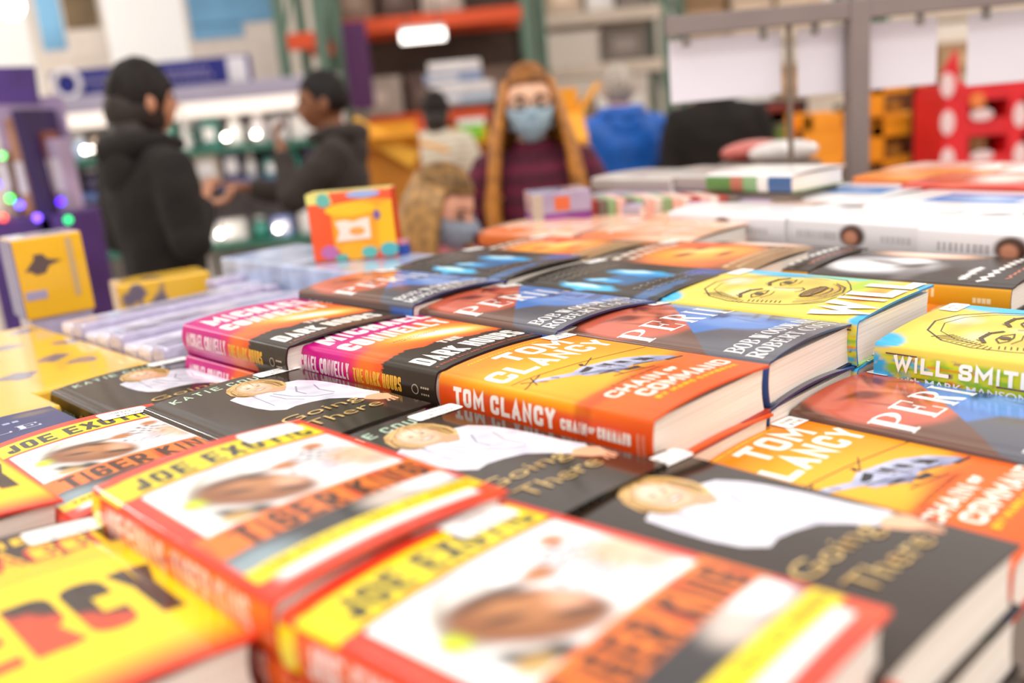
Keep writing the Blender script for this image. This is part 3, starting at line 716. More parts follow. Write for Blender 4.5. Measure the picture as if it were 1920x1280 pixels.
def title_portrait():                      # yellow portrait cover, line drawn face
    W, H, T = .16, .24, .045
    def paint(U, V):
        c = flat(U, '#ead25a')
        c = mix(c, '#e9b84a', np.clip(nz(U, V, 9, 12), 0, 1) * .45)
        c = mix(c, '#56bce4', smooth(nz(U, V, 9, 31) + 2.2 * (np.abs(U - .5) - .5) + 1.6 * (np.abs(V - .5) - .5), .28, .42) * (U > -.02))
        c = mix(c, '#4fc0ee', blob(U, V, .98, .25, .12, .22, 0, .4)); c = mix(c, '#8fd4c0', blob(U, V, 1.0, .62, .1, .2, 0, .5)); c = mix(c, '#4ab8ea', blob(U, V, .05, .0, .14, .08, 0, .4)); c = mix(c, '#3fb0ea', blob(U, V, .04, .99, .12, .035, 0, .4))
        c = mix(c, '#f7f3e0', blob(U, V, .62, .17, .1, .06, 0, .6) * .8)
        c = mix(c, '#b7d24a', blob(U, V, .82, .74, .18, .05, 0, .5)); c = mix(c, '#e88a4a', blob(U, V, .55, .86, .2, .05, 0, .6) * .8)
        c = mix(c, '#d9a64a', blob(U, V, .30, .50, .10, .06, 20, .8) * .6 + blob(U, V, .78, .50, .10, .06, -20, .8) * .6 + blob(U, V, .52, .66, .2, .04, 0, .8) * .7 + blob(U, V, .52, .20, .3, .03, 0, .9) * .5)
        c = mix(c, '#f6ecc0', blob(U, V, .52, .46, .04, .08, 0, .8) * .7 + blob(U, V, .32, .30, .1, .04, 0, .8) * .6)
        sp = smooth(-U, .12, .3)
        s = flat(U, '#d3d42c')
        s = mix(s, '#8fbe34', smooth(nz(U * .8, V, 30, 41), .1, .5)); s = mix(s, '#4fb4dc', smooth(nz(U, V, 22, 43), .45, .8)); s = mix(s, '#e88a2e', smooth(nz(U, V, 26, 45), .55, .8)); s = mix(s, '#6a2a6a', smooth(nz(U * .6, V, 44, 47), .85, 1.0))
        s = mix(s, '#3fb0e6', smooth(.05 - V + .03 * nz(U, V, 12, 3), -.02, .02)); s = mix(s, '#f0c040', smooth(nz(U, V * 2, 60, 49), .5, .9) * .6)
        c = c * (1 - sp[..., None]) + s * sp[..., None]
        return c
    sh = []
    L = lambda pts, wd=.0011, col='#54442a': sh.append((rrib(W, H, pts, wd * 1.35), col))
    el = lambda cu, cv, ru, rv, a0=0, a1=360: arc(cu, cv, ru, rv, a0, a1, 26)
    L([(.92, .62), (.95, .50), (.93, .36), (.86, .22), (.72, .12), (.52, .08), (.32, .11), (.17, .21), (.11, .34), (.12, .48), (.16, .60), (.24, .70), (.36, .77)], .0015); L([(.88, .55), (.90, .40), (.83, .25), (.68, .155), (.50, .125), (.33, .16), (.22, .25), (.17, .36)], .0008); L([(.16, .60), (.21, .66), (.34, .735), (.5, .755), (.66, .735), (.80, .68), (.92, .62)], .0011)
    for k in range(12): L([(.10 + .010 * k, .40 - .022 * k), (.16 + .012 * k, .40 - .016 * k)], .0010)
    for k in range(8): L([(.14 + .006 * k, .43 + .02 * k), (.19 + .006 * k, .42 + .02 * k)], .0009)
    for cu in (.34, .70):
        L([(cu - .10, .405), (cu - .04, .378), (cu + .04, .380), (cu + .10, .41), (cu + .03, .425), (cu - .05, .425), (cu - .10, .405)], .0012); sh.append(([rel(W, H, el(cu, .402, .032, .020))], '#5a4630')); L([(cu - .13, .36), (cu - .05, .325), (cu + .06, .330), (cu + .13, .365)], .0030); L([(cu - .09, .445), (cu, .46), (cu + .09, .445)], .0008)
        for k in range(5): L([(cu - .1 + .04 * k, .335), (cu - .085 + .04 * k, .318)], .0010)
    L([(.52, .40), (.55, .48), (.585, .525), (.55, .55), (.50, .548), (.47, .53)], .0012)
    sh.append(([rel(W, H, el(.52, .605, .15, .028))], '#a07a3a')); L(el(.52, .605, .15, .03), .0016); L(el(.52, .645, .12, .028), .0013); L([(.38, .628), (.45, .632), (.52, .638), (.60, .632), (.66, .626)], .0016)
    for k in range(10): L([(.38 + .03 * k, .585), (.375 + .032 * k, .612)], .0013)
    L(el(.52, .56, .25, .15, 20, 160), .0009); L([(.22, .62), (.30, .69), (.42, .73), (.55, .735), (.68, .70), (.78, .62)], .0013)
    for k in range(7): L([(.40 + .04 * k, .69 - .004 * abs(3 - k)), (.41 + .04 * k, .712)], .0009)
    sh.append((front(stroke_text('WILL', .95 * W, .215 * H, .0145, .18, .05), .03 * W, .975 * H), '#fbf8f2'))
    sp = lambda t, v0, v1, w0, w1, th: sh.append((spine(stroke_text(t, (v1 - v0) * H, (w1 - w0) * T, th, .2, .2), v0 * H, -w1 * T), '#fbf8f0'))
    for k in range(9): sh.append((spine([[(0, 0), (min(.03 + .01 * (k % 3), .235 - (.05 + .105 * k) * H), 0), (min(.03, .235 - (.05 + .105 * k) * H), .0012), (0, .0012)]], (.05 + .105 * k) * H, -(.2 + .09 * (k * 5 % 8)) * T), ['#5a2a5a', '#3c7a34', '#e08a2a', '#3a9ac4'][k % 4]))
    sp('WILL SMITH', .085, .60, .2, .52, .0034); sh.append((spine(font_text('with MARK MANSON', .48 * H, .16 * T, .01), .10 * H, -.78 * T), '#fbf8f0')); sp('WILL', .68, .96, .18, .82, .008)
    return Title(W, H, T, paint, sh, print_mat('laminate_satin', .26, .05, 25, .32), inner='#2f8fd0', edge='#2a86c8', back='#9bc46a', bow=.0025, lift=.0045)

def title_paint():                         # black cover, cyan brush strokes
    W, H, T = .16, .24, .036
    def paint(U, V):
        c = flat(U, '#37302b')
        st = lambda a, b, ru, rv, r: blob(U + .02 * nz(U, V, 30, 5), V + .01 * nz(U, V, 25, 6), a, b, ru, rv, r, .3)
        c = mix(c, '#2f6fa8', st(.44, .60, .22, .13, 0) * .8)
        c = mix(c, '#3fb0ea', st(.63, .55, .10, .19, -8)); c = mix(c, '#bfe8fa', st(.66, .50, .05, .12, -8)); c = mix(c, '#2f93d8', st(.58, .66, .06, .12, -8) * .8)
        c = mix(c, '#48b8ec', st(.10, .50, .075, .19, 4)); c = mix(c, '#c8ecf8', st(.13, .45, .035, .12, 4)); c = mix(c, '#3fa8e4', st(.30, .48, .06, .12, -6)); c = mix(c, '#a5dcf4', st(.31, .44, .03, .06, -6)); c = mix(c, '#3b5fb0', st(.90, .85, .2, .1, 0) * .7)
        c = mix(c, '#5a8ac8', st(.2, .9, .35, .05, 0) * .5)
        return c
    sh = []
    r = random.Random(5)
    for row, v in enumerate((.11, .19, .27, .78, .86)):
        for k in range(9):
            u = .14 + .08 * k; sh.append((rrib(W, H, [(u, v + r.uniform(-.01, .01)), (u + .03, v - .02 + r.uniform(0, .02)), (u + .05, v + .012), (u + .03, v + .02)], .0014), '#a39a92'))
    return Title(W, H, T, paint, sh, print_mat('laminate_satin', .26, .05, 25, .32), inner='#1d1815', edge='#211c19', back='#231e1b', bow=.003)

def title_desert():                        # glowing orange face, pale lettering
    W, H, T = .16, .24, .036
    def paint(U, V):
        c = flat(U, '#4a3120')
        c = mix(c, '#e8742a', blob(U, V, .52, .46, .62, .36, -10, .35))
        c = mix(c, '#f6b040', blob(U, V, .5, .50, .34, .22, 25, .6)); c = mix(c, '#fbd878', blob(U, V, .58, .46, .16, .10, 25, .7)); c = mix(c, '#e2582a', blob(U, V, .9, .36, .3, .14, 10, .6) * .8)
        c = mix(c, '#a03c1c', blob(U, V, .36, .42, .1, .04, 10, .6) + blob(U, V, .68, .40, .09, .03, 0, .6) + blob(U, V, .5, .64, .12, .03, 0, .6))
        c = mix(c, '#b98a50', smooth(V, .78, .88) * .55)
        c = mix(c, '#5a2a1a', smooth(-U, .1, .3))
        return c
    sh = [(front(bars(0, .9 * W, 0, .013, 8, 3, 1.0), .05 * W, .10 * H) + front(bars(0, .7 * W, 0, .011, 7, 4, 1.0), .1 * W, .19 * H), '#d9cabb'),
          (front(bars(0, .9 * W, 0, .008, 10, 5, 1.0), .05 * W, .84 * H) + front(bars(0, .8 * W, 0, .006, 14, 6), .08 * W, .91 * H), '#caa878'),
          (spine(bars(0, .17, 0, .012, 12, 8, .9), .03, -.65 * T), '#e7ded4')]
    return Title(W, H, T, paint, sh, print_mat('laminate_satin', .26, .05, 25, .32), inner='#8a6a48', edge='#c2a888', back='#4a3424', bow=.003, lift=.002)

def title_peach():                         # pale peach cover
    W, H, T = .16, .24, .030
    def paint(U, V):
        c = flat(U, '#f2bfa0')
        c = mix(c, '#f6dcca', np.clip(nz(U, V, 12, 3), 0, 1) * .8); c = mix(c, '#ee8f6c', np.clip(nz(U, V, 15, 8) - .1, 0, 1) * .7); c = mix(c, '#e9722e', blob(U, V, .05, .25, .2, .3, 0, .5)); c = mix(c, '#e8752e', smooth(-U, .1, .3))
        c = mix(c, '#8a5a44', blob(U, V, .1, .02, .5, .05, 0, .6) * .8)
        return c
    sh = [(front(bars(0, .7 * W, 0, .010, 7, 5), .15 * W, .25 * H) + front(bars(0, .7 * W, 0, .010, 7, 9), .15 * W, .72 * H), '#fbeee4')]
    return Title(W, H, T, paint, sh, print_mat('laminate_gloss', .17, .06, 18), inner='#caa28c', edge='#e8b89c', back='#e0a084', bow=.002)

def title_rock():                          # black cover with ochre spine and grey photograph
    W, H, T = .165, .24, .032
    def paint(U, V):
        c = flat(U, '#3a302b')
        c = mix(c, '#c9c8cc', blob(U, V, .42, .26, .28, .27, 30, .35)); c = mix(c, '#f6f6f8', blob(U, V, .32, .18, .16, .15, 10, .5) + blob(U, V, .62, .36, .10, .10, 30, .6)); c = mix(c, '#77706e', blob(U, V, .45, .42, .12, .05, 30, .6) + blob(U, V, .50, .25, .05, .12, 30, .7) * .8 + blob(U, V, .24, .46, .2, .06, 0, .6) * .8)
        c = mix(c, '#e9b89a', blob(U, V, .92, .36, .16, .26, 0, .4)); c = mix(c, '#f6dccb', blob(U, V, .92, .34, .08, .16, 0, .6))
        c = mix(c, '#d9981a', smooth(-U, .02, .06))
        c = mix(c, '#e0a020', smooth(-U, .02, .06) * smooth(.3 + U, 0, .2) * .6)
        return c
    sh = []
    r = random.Random(3)
    def scrawl(u0, u1, v, h, wd, col):
        n = 16; pts = [(u0 + (u1 - u0) * i / n, v + (h if i % 2 else -h) * r.uniform(.4, 1)) for i in range(n + 1)]; sh.append((rrib(W, H, pts, wd), col))
    scrawl(.12, .52, .74, .018, .0045, '#f4f0ec'); scrawl(.10, .95, .835, .020, .005, '#f4f0ec'); scrawl(.2, .9, .93, .01, .0028, '#c0735a')
    sh.append((spine(bars(0, .045, 0, .010, 7, 3, 1), .115, -.5 * T) + spine(bars(0, .02, 0, .006, 4, 5, 1), .2, -.6 * T), '#efd9a8'))
    return Title(W, H, T, paint, sh, print_mat('laminate_satin', .26, .05, 25, .32), inner='#2a211d', edge='#3a2d26', back='#3a2d26', bow=.003)

def title_white():                         # white cover, bare arms, small head on the spine
    W, H, T = .20, .262, .046
    def paint(U, V):
        c = flat(U, '#e6e2e6')
        c = mix(c, '#e8b8a0', blob(U, V, .72, .55, .22, .42, 12, .3)); c = mix(c, '#f6dccf', blob(U, V, .74, .5, .1, .3, 12, .6)); c = mix(c, '#3a2a22', blob(U, V, .52, .20, .12, .05, 30, .4) + blob(U, V, .6, .92, .12, .04, 0, .4)); c = mix(c, '#f2eff2', blob(U, V, .28, .5, .24, .5, 0, .4))
        c = mix(c, '#4a3026', blob(U, V, -.45, .50, .36, .085, 0, .25)); c = mix(c, '#c98a6e', blob(U, V, -.52, .49, .22, .045, 0, .4))
        return c
    sh = [(spine(bars(0, .075, 0, .012, 9, 4, .9), .03, -.62 * T), '#b9b4b8'), (spine(bars(0, .05, 0, .010, 6, 5, .9), .18, -.6 * T), '#c9c4c8')]
    return Title(W, H, T, paint, sh, print_mat('laminate_gloss', .17, .06, 18), inner='#e8e4e4', edge='#ece8e8', back='#efecec', bow=.005)

def title_blue():                          # white cover with a blue picture
    W, H, T = .20, .25, .045
    def paint(U, V):
        c = flat(U, '#e9e8ec')
        pic = (U > .28) & (U < .74) & (V > .26) & (V < .88)
        c = mix(c, '#3f86da', pic * 1.0); c = mix(c, '#a9cbf0', pic * blob(U, V, .5, .57, .1, .2, 0, .6)); c = mix(c, '#2a62b8', pic * np.clip(nz(U, V, 14, 4), 0, 1) * .6)
        k = smooth(-U, .35, .45) * smooth(V, .2, .24) * smooth(.92 - V, 0, .04)
        c = mix(c, '#3a5f9e', k); c = mix(c, '#6a4a6a', k * smooth(nz(U * 0, V, 40, 3), .2, .6)); c = mix(c, '#d8c060', k * smooth(nz(U * 0, V, 60, 5), .6, .8))
        return c
    return Title(W, H, T, paint, [], print_mat('laminate_gloss', .17, .06, 18), inner='#e4e2e6', edge='#e8e8ee', back='#e8e8ee', bow=.003)

def title_navy():                          # navy cover, pale serif lettering
    W, H, T = .16, .165, .035
    def paint(U, V):
        c = flat(U, '#1d2c6a'); c = mix(c, '#2a3f8c', np.clip(nz(U, V, 9, 3), 0, 1) * .6); c = mix(c, '#6a5a5a', blob(U, V, .85, .1, .12, .05, 0, .5))
        return c
    sh = [(front(serif_text('KYLE', .7 * W, .10 * H), .12 * W, .42 * H), '#c9cfe6'), (front(bars(0, .6 * W, 0, .006, 10, 5), .15 * W, .22 * H), '#aab4da')]
    return Title(W, H, T, paint, sh, print_mat('laminate_gloss', .17, .06, 18), inner='#1a2048', edge='#1a2450', back='#182048', bow=.003)

BOOKS = []
def make_book(title, name, x, y, th, ztop, label, group=None, st=None, lines=None):
    """first copy of a title: an Empty with jacket, pages and price sticker"""
    r = empty(name, (x, y, Z0 + ztop - title.T), math.radians(th), label, 'book', group)
    j = link('dust_jacket', title.jacket(), r); link('page_block', title.pages(), r)
    if st:
        o = link('price_sticker', title.sticker(*st, lines), j); o['label'] = 'white price sticker on the cover'
    return r
def another(src, x, y, th, ztop, label, title, group=None, tilt=None, sticker=True):
    r = src.copy(); COL.objects.link(r)
    r.location = (x, y, Z0 + ztop - title.T); r.rotation_euler = (tilt[0] if tilt else 0, tilt[1] if tilt else 0, math.radians(th)); r['label'] = label
    for ch in src.children:
        c = ch.copy(); COL.objects.link(c); c.parent = r
        for g in ch.children:
            if sticker: q = g.copy(); COL.objects.link(q); q.parent = c
    return r
def step(x, y, th, du, dv):
    t = math.radians(th); return x + math.cos(t) * du + math.sin(t) * dv, y + math.sin(t) * du - math.cos(t) * dv

# ------------------------------------------------------------------ books laid out on the table
T_C, T_M, T_P, T_K, T_Z, T_Y, T_W = title_thriller(), title_crime(), title_politics(), title_memoir(), title_zoo(), title_mercy(), title_portrait()
T_B, T_D, T_E, T_G, T_H, T_I, T_N = title_paint(), title_desert(), title_peach(), title_rock(), title_white(), title_blue(), title_navy()
def stk(t, u0=.80, u1=1.02, v0=.012, v1=.095): return (u0 * t.W, u1 * t.W, v0 * t.H, v1 * t.H)
RISERS = []
def riser(t, x, y, th, ztop_of_riser): RISERS.append((t, x, y, th, ztop_of_riser))

# orange helicopter thrillers
c1 = make_book(T_C, 'hardback_book', -.068, .813, 43.2, -.002, 'orange hardback with helicopter cover, highest and sharpest, cream page edge facing right', 'orange helicopter hardbacks', stk(T_C), ['1513998', '$17.99'])
another(c1, -.066, .812, 42.7, -.002 - T_C.T, 'orange hardback lying directly under the sharp orange helicopter book', T_C, 'orange helicopter hardbacks', sticker=False)
c2 = another(c1, .118, .668, 43.3, -.060, 'orange helicopter hardback lying lower, beside the large black book at right', T_C, 'orange helicopter hardbacks')
riser(T_C, -.068, .813, 43, -.002 - 2 * T_C.T); riser(T_C, .118, .668, 43, -.060 - T_C.T)
# magenta crime novels
m2 = make_book(T_M, 'hardback_book', -.241, .991, 45.0, -.003, 'magenta and orange hardback touching the head of the sharp orange helicopter book', 'magenta sunset hardbacks')
m1 = another(m2, -.402, 1.131, 43.6, .001, 'magenta and orange hardback at the far left end, topmost of a pair', T_M, 'magenta sunset hardbacks')
m0 = another(m2, -.405, 1.1315, 43.9, .001 - T_M.T - .0015, 'magenta hardback under another at the left, only its spine showing', T_M, 'magenta sunset hardbacks')
riser(T_M, -.402, 1.131, 43.6, .0 - 2 * T_M.T - .004); riser(T_M, -.241, .991, 45, -.004 - T_M.T)
# red and blue face books
p3 = make_book(T_P, 'hardback_book', .051, .931, 42.9, -.003, 'red and blue two-face hardback behind the sharp orange book, navy lining in view', 'red and blue face hardbacks', stk(T_P, .78, 1.0, .01, .10), ['1599598', '$22.99'])
another(p3, .052, .929, 42.2, -.003 - T_P.T, 'red and blue hardback directly under the one beside the sharp orange book', T_P, 'red and blue face hardbacks', sticker=False)
p2 = another(p3, -.114, 1.091, 41.2, .0024, 'red and blue two-face hardback behind the magenta book, second in its row', T_P, 'red and blue face hardbacks')
p1 = another(p3, -.280, 1.243, 44.5, .010, 'red and blue two-face hardback at the far left end of its row', T_P, 'red and blue face hardbacks')
p4 = another(p3, .2385, .777, 40.0, -.055, 'red and blue two-face hardback lying lowest, at the right edge with a clear price sticker', T_P, 'red and blue face hardbacks')
for a in ((.051, .931, 42.9, -.003 - 2 * T_P.T), (-.114, 1.091, 41, .0024 - T_P.T), (-.28, 1.243, 44.5, .010 - T_P.T), (.2385, .777, 40, -.055 - T_P.T)): riser(T_P, *a)
# black memoirs with the fair woman
k2 = make_book(T_K, 'hardback_book', -.1845, .6843, 42.5, -.026, 'black hardback with fair-haired woman in white shirt, lying in front of the sharp orange spine', 'black fair-haired woman hardbacks', stk(T_K, .72, 1.03, .02, .098), ['1578990', '$21.99'])
k1 = another(k2, -.3625, .8700, 43.0, -.026, 'black fair-haired woman hardback in front of the two magenta spines', T_K, 'black fair-haired woman hardbacks')
k0 = another(k2, -.5550, 1.0800, 42.3, -.055, 'black fair-haired woman hardback at the left end beside the yellow box', T_K, 'black fair-haired woman hardbacks')
k3 = another(k2, -.0153, .5415, 41.2, -.030, 'black fair-haired woman hardback in the right foreground, blurred gold title', T_K, 'black fair-haired woman hardbacks')
for i in range(2):
    another(k2, -.0153 + .004 * (i + 1), .5415 - .002 * i, 41.2 + .8 * (1 - 2 * i), -.030 - (i + 1) * (T_K.T + .0008), ['black hardback just under the right foreground black book, cream pages showing', 'black hardback lowest of the right foreground stack, only its page edge showing'][i], T_K, 'black fair-haired woman hardbacks', sticker=False)
for a in ((-.1845, .6843, 42.5, -.026 - T_K.T), (-.3625, .87, 43, -.026 - T_K.T), (-.0153, .5415, 41.2, -.030 - 3 * T_K.T - .003)): riser(T_K, *a)
nv = make_book(T_N, 'hardback_book', -.640, .9005, 43, -.056, 'navy hardback with pale lettering under the leftmost black book', None)
riser(T_N, -.640, .9005, 43, -.056 - T_N.T); riser(T_K, -.5550, 1.0800, 42.3, -.055 - T_K.T)
# red and yellow books with man and white tiger
z2 = make_book(T_Z, 'hardback_book', -.2905, .592, 42.5, .003, 'red and yellow man-and-tiger hardback in the left foreground, middle of its row', 'red and yellow tiger hardbacks', stk(T_Z, .64, .93, .022, .125), ['1583221', '$16.99'])
z1 = another(z2, -.4868, .7986, 42.0, -.032, 'red and yellow man-and-tiger hardback at the left edge, partly under the next one', T_Z, 'red and yellow tiger hardbacks')
z3 = another(z2, -.1268, .4163, 47.1, -.005, 'red and yellow man-and-tiger hardback closest to the camera, very blurred', T_Z, 'red and yellow tiger hardbacks')
another(z2, -.1238, .4143, 46.4, -.005 - T_Z.T - .001, 'red and yellow tiger hardback directly under the closest one', T_Z, 'red and yellow tiger hardbacks', sticker=False)
another(z2, -.289, .594, 43.1, .003 - T_Z.T - .001, 'red and yellow tiger hardback under the middle tiger book, spine showing', T_Z, 'red and yellow tiger hardbacks', sticker=False)
for a in ((-.2905, .592, 42.5, .001 - 2 * T_Z.T), (-.4868, .7986, 42.0, -.032 - T_Z.T), (-.1268, .4163, 47.1, -.007 - 2 * T_Z.T)): riser(T_Z, *a)
# yellow books at the lower left
y2 = make_book(T_Y, 'hardback_book', -.4215, .5000, 41.9, -.021, 'yellow hardback with huge dark and red capitals in the lower left corner', 'yellow hardbacks', stk(T_Y, .70, .99, .025, .125), ['1571102', '$16.99'])
y1 = another(y2, -.6170, .7050, 43, -.020, 'yellow hardback at the left edge, above the corner one', T_Y, 'yellow hardbacks')
for a in ((-.4215, .5, 41.9, -.021 - T_Y.T), (-.6170, .7050, 43, -.020 - T_Y.T)): riser(T_Y, *a)
# yellow line-drawn portraits
w1 = make_book(T_W, 'hardback_book', .1695, 1.033, 41, .0, 'yellow line-drawn portrait hardback standing higher, blue underside of its cover in view', 'yellow portrait hardbacks', stk(T_W, .78, 1.0, .01, .09), ['1547720', '$17.99'])
another(w1, .171, 1.033, 40.2, -T_W.T - .001, 'yellow portrait hardback directly beneath the higher one', T_W, 'yellow portrait hardbacks', sticker=False)
wx = pixz(1641, 641, Z0 - .022)
w2 = another(w1, wx.x, wx.y, 40.5, -.022, 'yellow line-drawn portrait hardback at the right edge, spine lettering facing the camera', T_W, 'yellow portrait hardbacks')
riser(T_W, .1695, 1.033, 41, -2 * T_W.T - .002); riser(T_W, wx.x, wx.y, 40.5, -.022 - T_W.T)
# black books with cyan brush strokes
b2 = make_book(T_B, 'hardback_book', .008, 1.205, 41.5, .001, 'black hardback with cyan brush strokes, behind the second red and blue book', 'black brush-stroke hardbacks', stk(T_B), ['1532', '$15'])
b1 = another(b2, -.163, 1.362, 42.5, .010, 'black brush-stroke hardback at the left end of its row', T_B, 'black brush-stroke hardbacks')
riser(T_B, .008, 1.205, 41.5, .001 - T_B.T); riser(T_B, -.163, 1.362, 42.5, .010 - T_B.T)
# orange faces
d1 = make_book(T_D, 'hardback_book', -.052, 1.505, 42.8, .0, 'dark hardback with glowing orange face at the left end, behind black brush-stroke book', 'glowing orange face hardbacks', stk(T_D), ['1516', '$14'])
d2 = another(d1, .138, 1.318, 43.5, .0, 'glowing orange face hardback whose cream pages meet the ochre spine', T_D, 'glowing orange face hardbacks')
d3 = another(d1, .305, 1.130, 43.0, -.045, 'glowing orange face hardback lying low between the yellow portrait and ochre spine', T_D, 'glowing orange face hardbacks')
for a in ((-.052, 1.505, 42.8, -T_D.T), (.138, 1.318, 43.5, -T_D.T), (.305, 1.13, 43, -.045 - T_D.T)): riser(T_D, *a)
# peach
e1 = make_book(T_E, 'hardback_book', -.044, 1.775, 43, .0, 'pale peach hardback at the far left, nearest the child', 'pale peach hardbacks', stk(T_E), ['1500', '$12'])
e2 = another(e1, .125, 1.597, 43, .001, 'pale peach hardback in the middle of its row', T_E, 'pale peach hardbacks')
e3 = another(e1, .066, 1.895, 42, -.004, 'pale peach hardback one row further back, beside the purple box', T_E, 'pale peach hardbacks')
e4 = another(e1, .238, 1.712, 42, .0, 'pale peach hardback in front of the leftmost white book', T_E, 'pale peach hardbacks')
for a in ((-.044, 1.775, 43, -T_E.T), (.125, 1.597, 43, -T_E.T), (.066, 1.895, 42, -.005 - T_E.T), (.238, 1.712, 42, -T_E.T)): riser(T_E, *a)
# black and ochre
gx = pixz(1520, 513, Z0 - .016)
g2 = make_book(T_G, 'hardback_book', gx.x, gx.y, 42.5, -.016, 'black hardback with ochre spine and grey photograph, nearer of two', 'black and ochre hardbacks')
g0 = step(gx.x, gx.y, 42.5, .004, -.246)
g1 = another(g2, g0[0], g0[1], 42.5, -.014, 'black hardback with ochre spine partly behind the orange face book', T_G, 'black and ochre hardbacks')
riser(T_G, gx.x, gx.y, 42.5, -.017 - T_G.T); riser(T_G, g0[0], g0[1], 42.5, -.015 - T_G.T)
# white books
hx = pixz(1253, 397, Z0 + .012)
h1 = make_book(T_H, 'hardback_book', hx.x, hx.y, 34, .012, 'thick white hardback at the left end of its row, grey spine lettering', 'thick white hardbacks')
for px, py, lab in ((1468, 408, 'thick white hardback in the middle of its row'), (1722, 427, 'thick white hardback at the right edge of its row')):
    q = pixz(px, py, Z0 + .012); another(h1, q.x, q.y, 33, .012, lab, T_H, 'thick white hardbacks'); riser(T_H, q.x, q.y, 33, .012 - T_H.T)
riser(T_H, hx.x, hx.y, 34, .012 - T_H.T)
ix = pixz(1420, 368, Z0 + .02)
i1 = make_book(T_I, 'hardback_book', ix.x, ix.y, 34, .02, 'white hardback with blue picture at the left end of its row', 'white and blue hardbacks')
riser(T_I, ix.x, ix.y, 34, .02 - T_I.T)
for px, py, lab in ((1618, 386, 'white hardback with blue picture in the middle of its row'), (1868, 393, 'white hardback with blue picture at the right edge')):
    q = pixz(px, py, Z0 + .02); another(i1, q.x, q.y, 34, .02, lab, T_I, 'white and blue hardbacks'); riser(T_I, q.x, q.y, 34, .02 - T_I.T)

# ------------------------------------------------------------------ the room
TH = math.radians(43)
EU, EV = Vector((math.cos(TH), math.sin(TH), 0)), Vector((math.sin(TH), -math.cos(TH), 0))
def ab(a, b, z=0): p = EU * a + EV * b; return Vector((p.x, p.y, z))
fl = MB().box(-13, 13, -3, 16, -.1, 0).build('floor', mat('polished_concrete', '#b7a99c', .35, scale=2, vary=.1)); tag(fl, 'pale polished concrete floor', 'floor', kind='structure')
wb = MB().box(-13, 13, 15.8, 16, 0, 6.6).build('wall_back', mat('warehouse_wall', '#d9cfc5', .8, scale=1)); tag(wb, 'pale warehouse end wall', 'wall', kind='structure')
wl = MB().box(-13.2, -13, -3, 16, 0, 6.6).build('wall_left', mat('warehouse_wall', '#d9cfc5', .8)); tag(wl, 'pale warehouse side wall on the left', 'wall', kind='structure')
wr = MB().box(13, 13.2, -3, 16, 0, 6.6).build('wall_right', mat('warehouse_wall', '#d9cfc5', .8)); tag(wr, 'pale warehouse side wall on the right', 'wall', kind='structure')
for i, (lx, ly) in enumerate(LAMPS):
    f = empty('bay_lamp', (lx, ly, 5.92), 0, 'white high bay lamp out of view, placed to light the table and aisles', 'lamp', 'high bay lamps')
    MB().box(-.24, .24, -.95, .95, .01, .1, .01).build('housing', mat('lamp_white', '#dcdcdc', .4), f)
    MB().tube([(0, -.9, .1), (0, -.9, .7)], .01).build('cable', mat('cable_black', '#202020', .5), f); MB().tube([(0, .9, .1), (0, .9, .7)], .01).build('cable', mat('cable_black', '#202020', .5), f)

# the display table, its top in local table axes (x along EU, y against EV)
TT = Z0 - .185
tb = empty('display_table', (0, 0, 0), TH, 'long display table carrying all the stacked books', 'table')
tw = mat('table_laminate', '#9a8c80', .5)
MB().box(-.16, 2.85, .03, 1.80, TT - .035, TT, .006).build('tabletop', tw, tb)
MB().box(-.10, 2.79, .09, .115, TT - .3, TT - .035).box(-.10, 2.79, 1.715, 1.74, TT - .3, TT - .035).box(-.10, -.075, .115, 1.715, TT - .3, TT - .035).box(2.765, 2.79, .115, 1.715, TT - .3, TT - .035).build('apron', tw, tb)
for lx in (-.08, 2.72):
    for ly in (.12, 1.67): MB().box(lx, lx + .05, ly, ly + .05, 0, TT - .035, .004).build('leg', mat('table_steel', '#6d6762', .4, .6), tb)
cb = mat('riser_board', '#8d8178', .8)
for t, x, y, th, zt in RISERS:
    if Z0 + zt - TT < .012: continue
    d = math.radians(th) - TH; l = Vector((x * EU.x + y * EU.y, -(x * EV.x + y * EV.y)))
    c, s = math.cos(d), math.sin(d); w_, h_ = t.W - .012, t.H - .01
    pl = [(l.x + c * u + s * v, l.y + s * u - c * v) for u, v in ((.006, .005), (w_, .005), (w_, h_), (.006, h_))]
    MB().prism(pl[::-1], TT, Z0 + zt - .0015).build('riser', cb, tb)

# ---- boxed goods at the left end of the table
def film(name, col, bump=.35, rough=.12, scale=20): return mat(name, col, rough, bump=bump, scale=scale, spec=.7, coat=.6, vary=.12)
def spotted_mat(name, base, spot, scale):
    if name in MATS: return MATS[name]
    m = mat(name, base, .2, spec=.6, coat=.7, bump=.12, scale=14)
    nt = m.node_tree; b = nt.nodes['Principled BSDF']; tc = nt.nodes['Texture Coordinate']
    v = nt.nodes.new('ShaderNodeTexVoronoi'); v.inputs['Scale'].default_value = scale; nt.links.new(tc.outputs['Object'], v.inputs['Vector'])
    n = nt.nodes.new('ShaderNodeTexNoise'); n.inputs['Scale'].default_value = scale * 2.5; nt.links.new(tc.outputs['Object'], n.inputs['Vector'])
    a = nt.nodes.new('ShaderNodeMath'); a.operation = 'MULTIPLY_ADD'; a.inputs[1].default_value = .45; nt.links.new(n.outputs['Fac'], a.inputs[0]); nt.links.new(v.outputs['Distance'], a.inputs[2])
    r = nt.nodes.new('ShaderNodeValToRGB'); r.color_ramp.elements[0].position = .50; r.color_ramp.elements[1].position = .56
    r.color_ramp.elements[0].color = (*lin(spot), 1); r.color_ramp.elements[1].color = (*lin(base), 1)
    nt.links.new(a.outputs[0], r.inputs['Fac']); nt.links.new(r.outputs['Color'], b.inputs['Base Color'])
    MATS[name] = m; return m
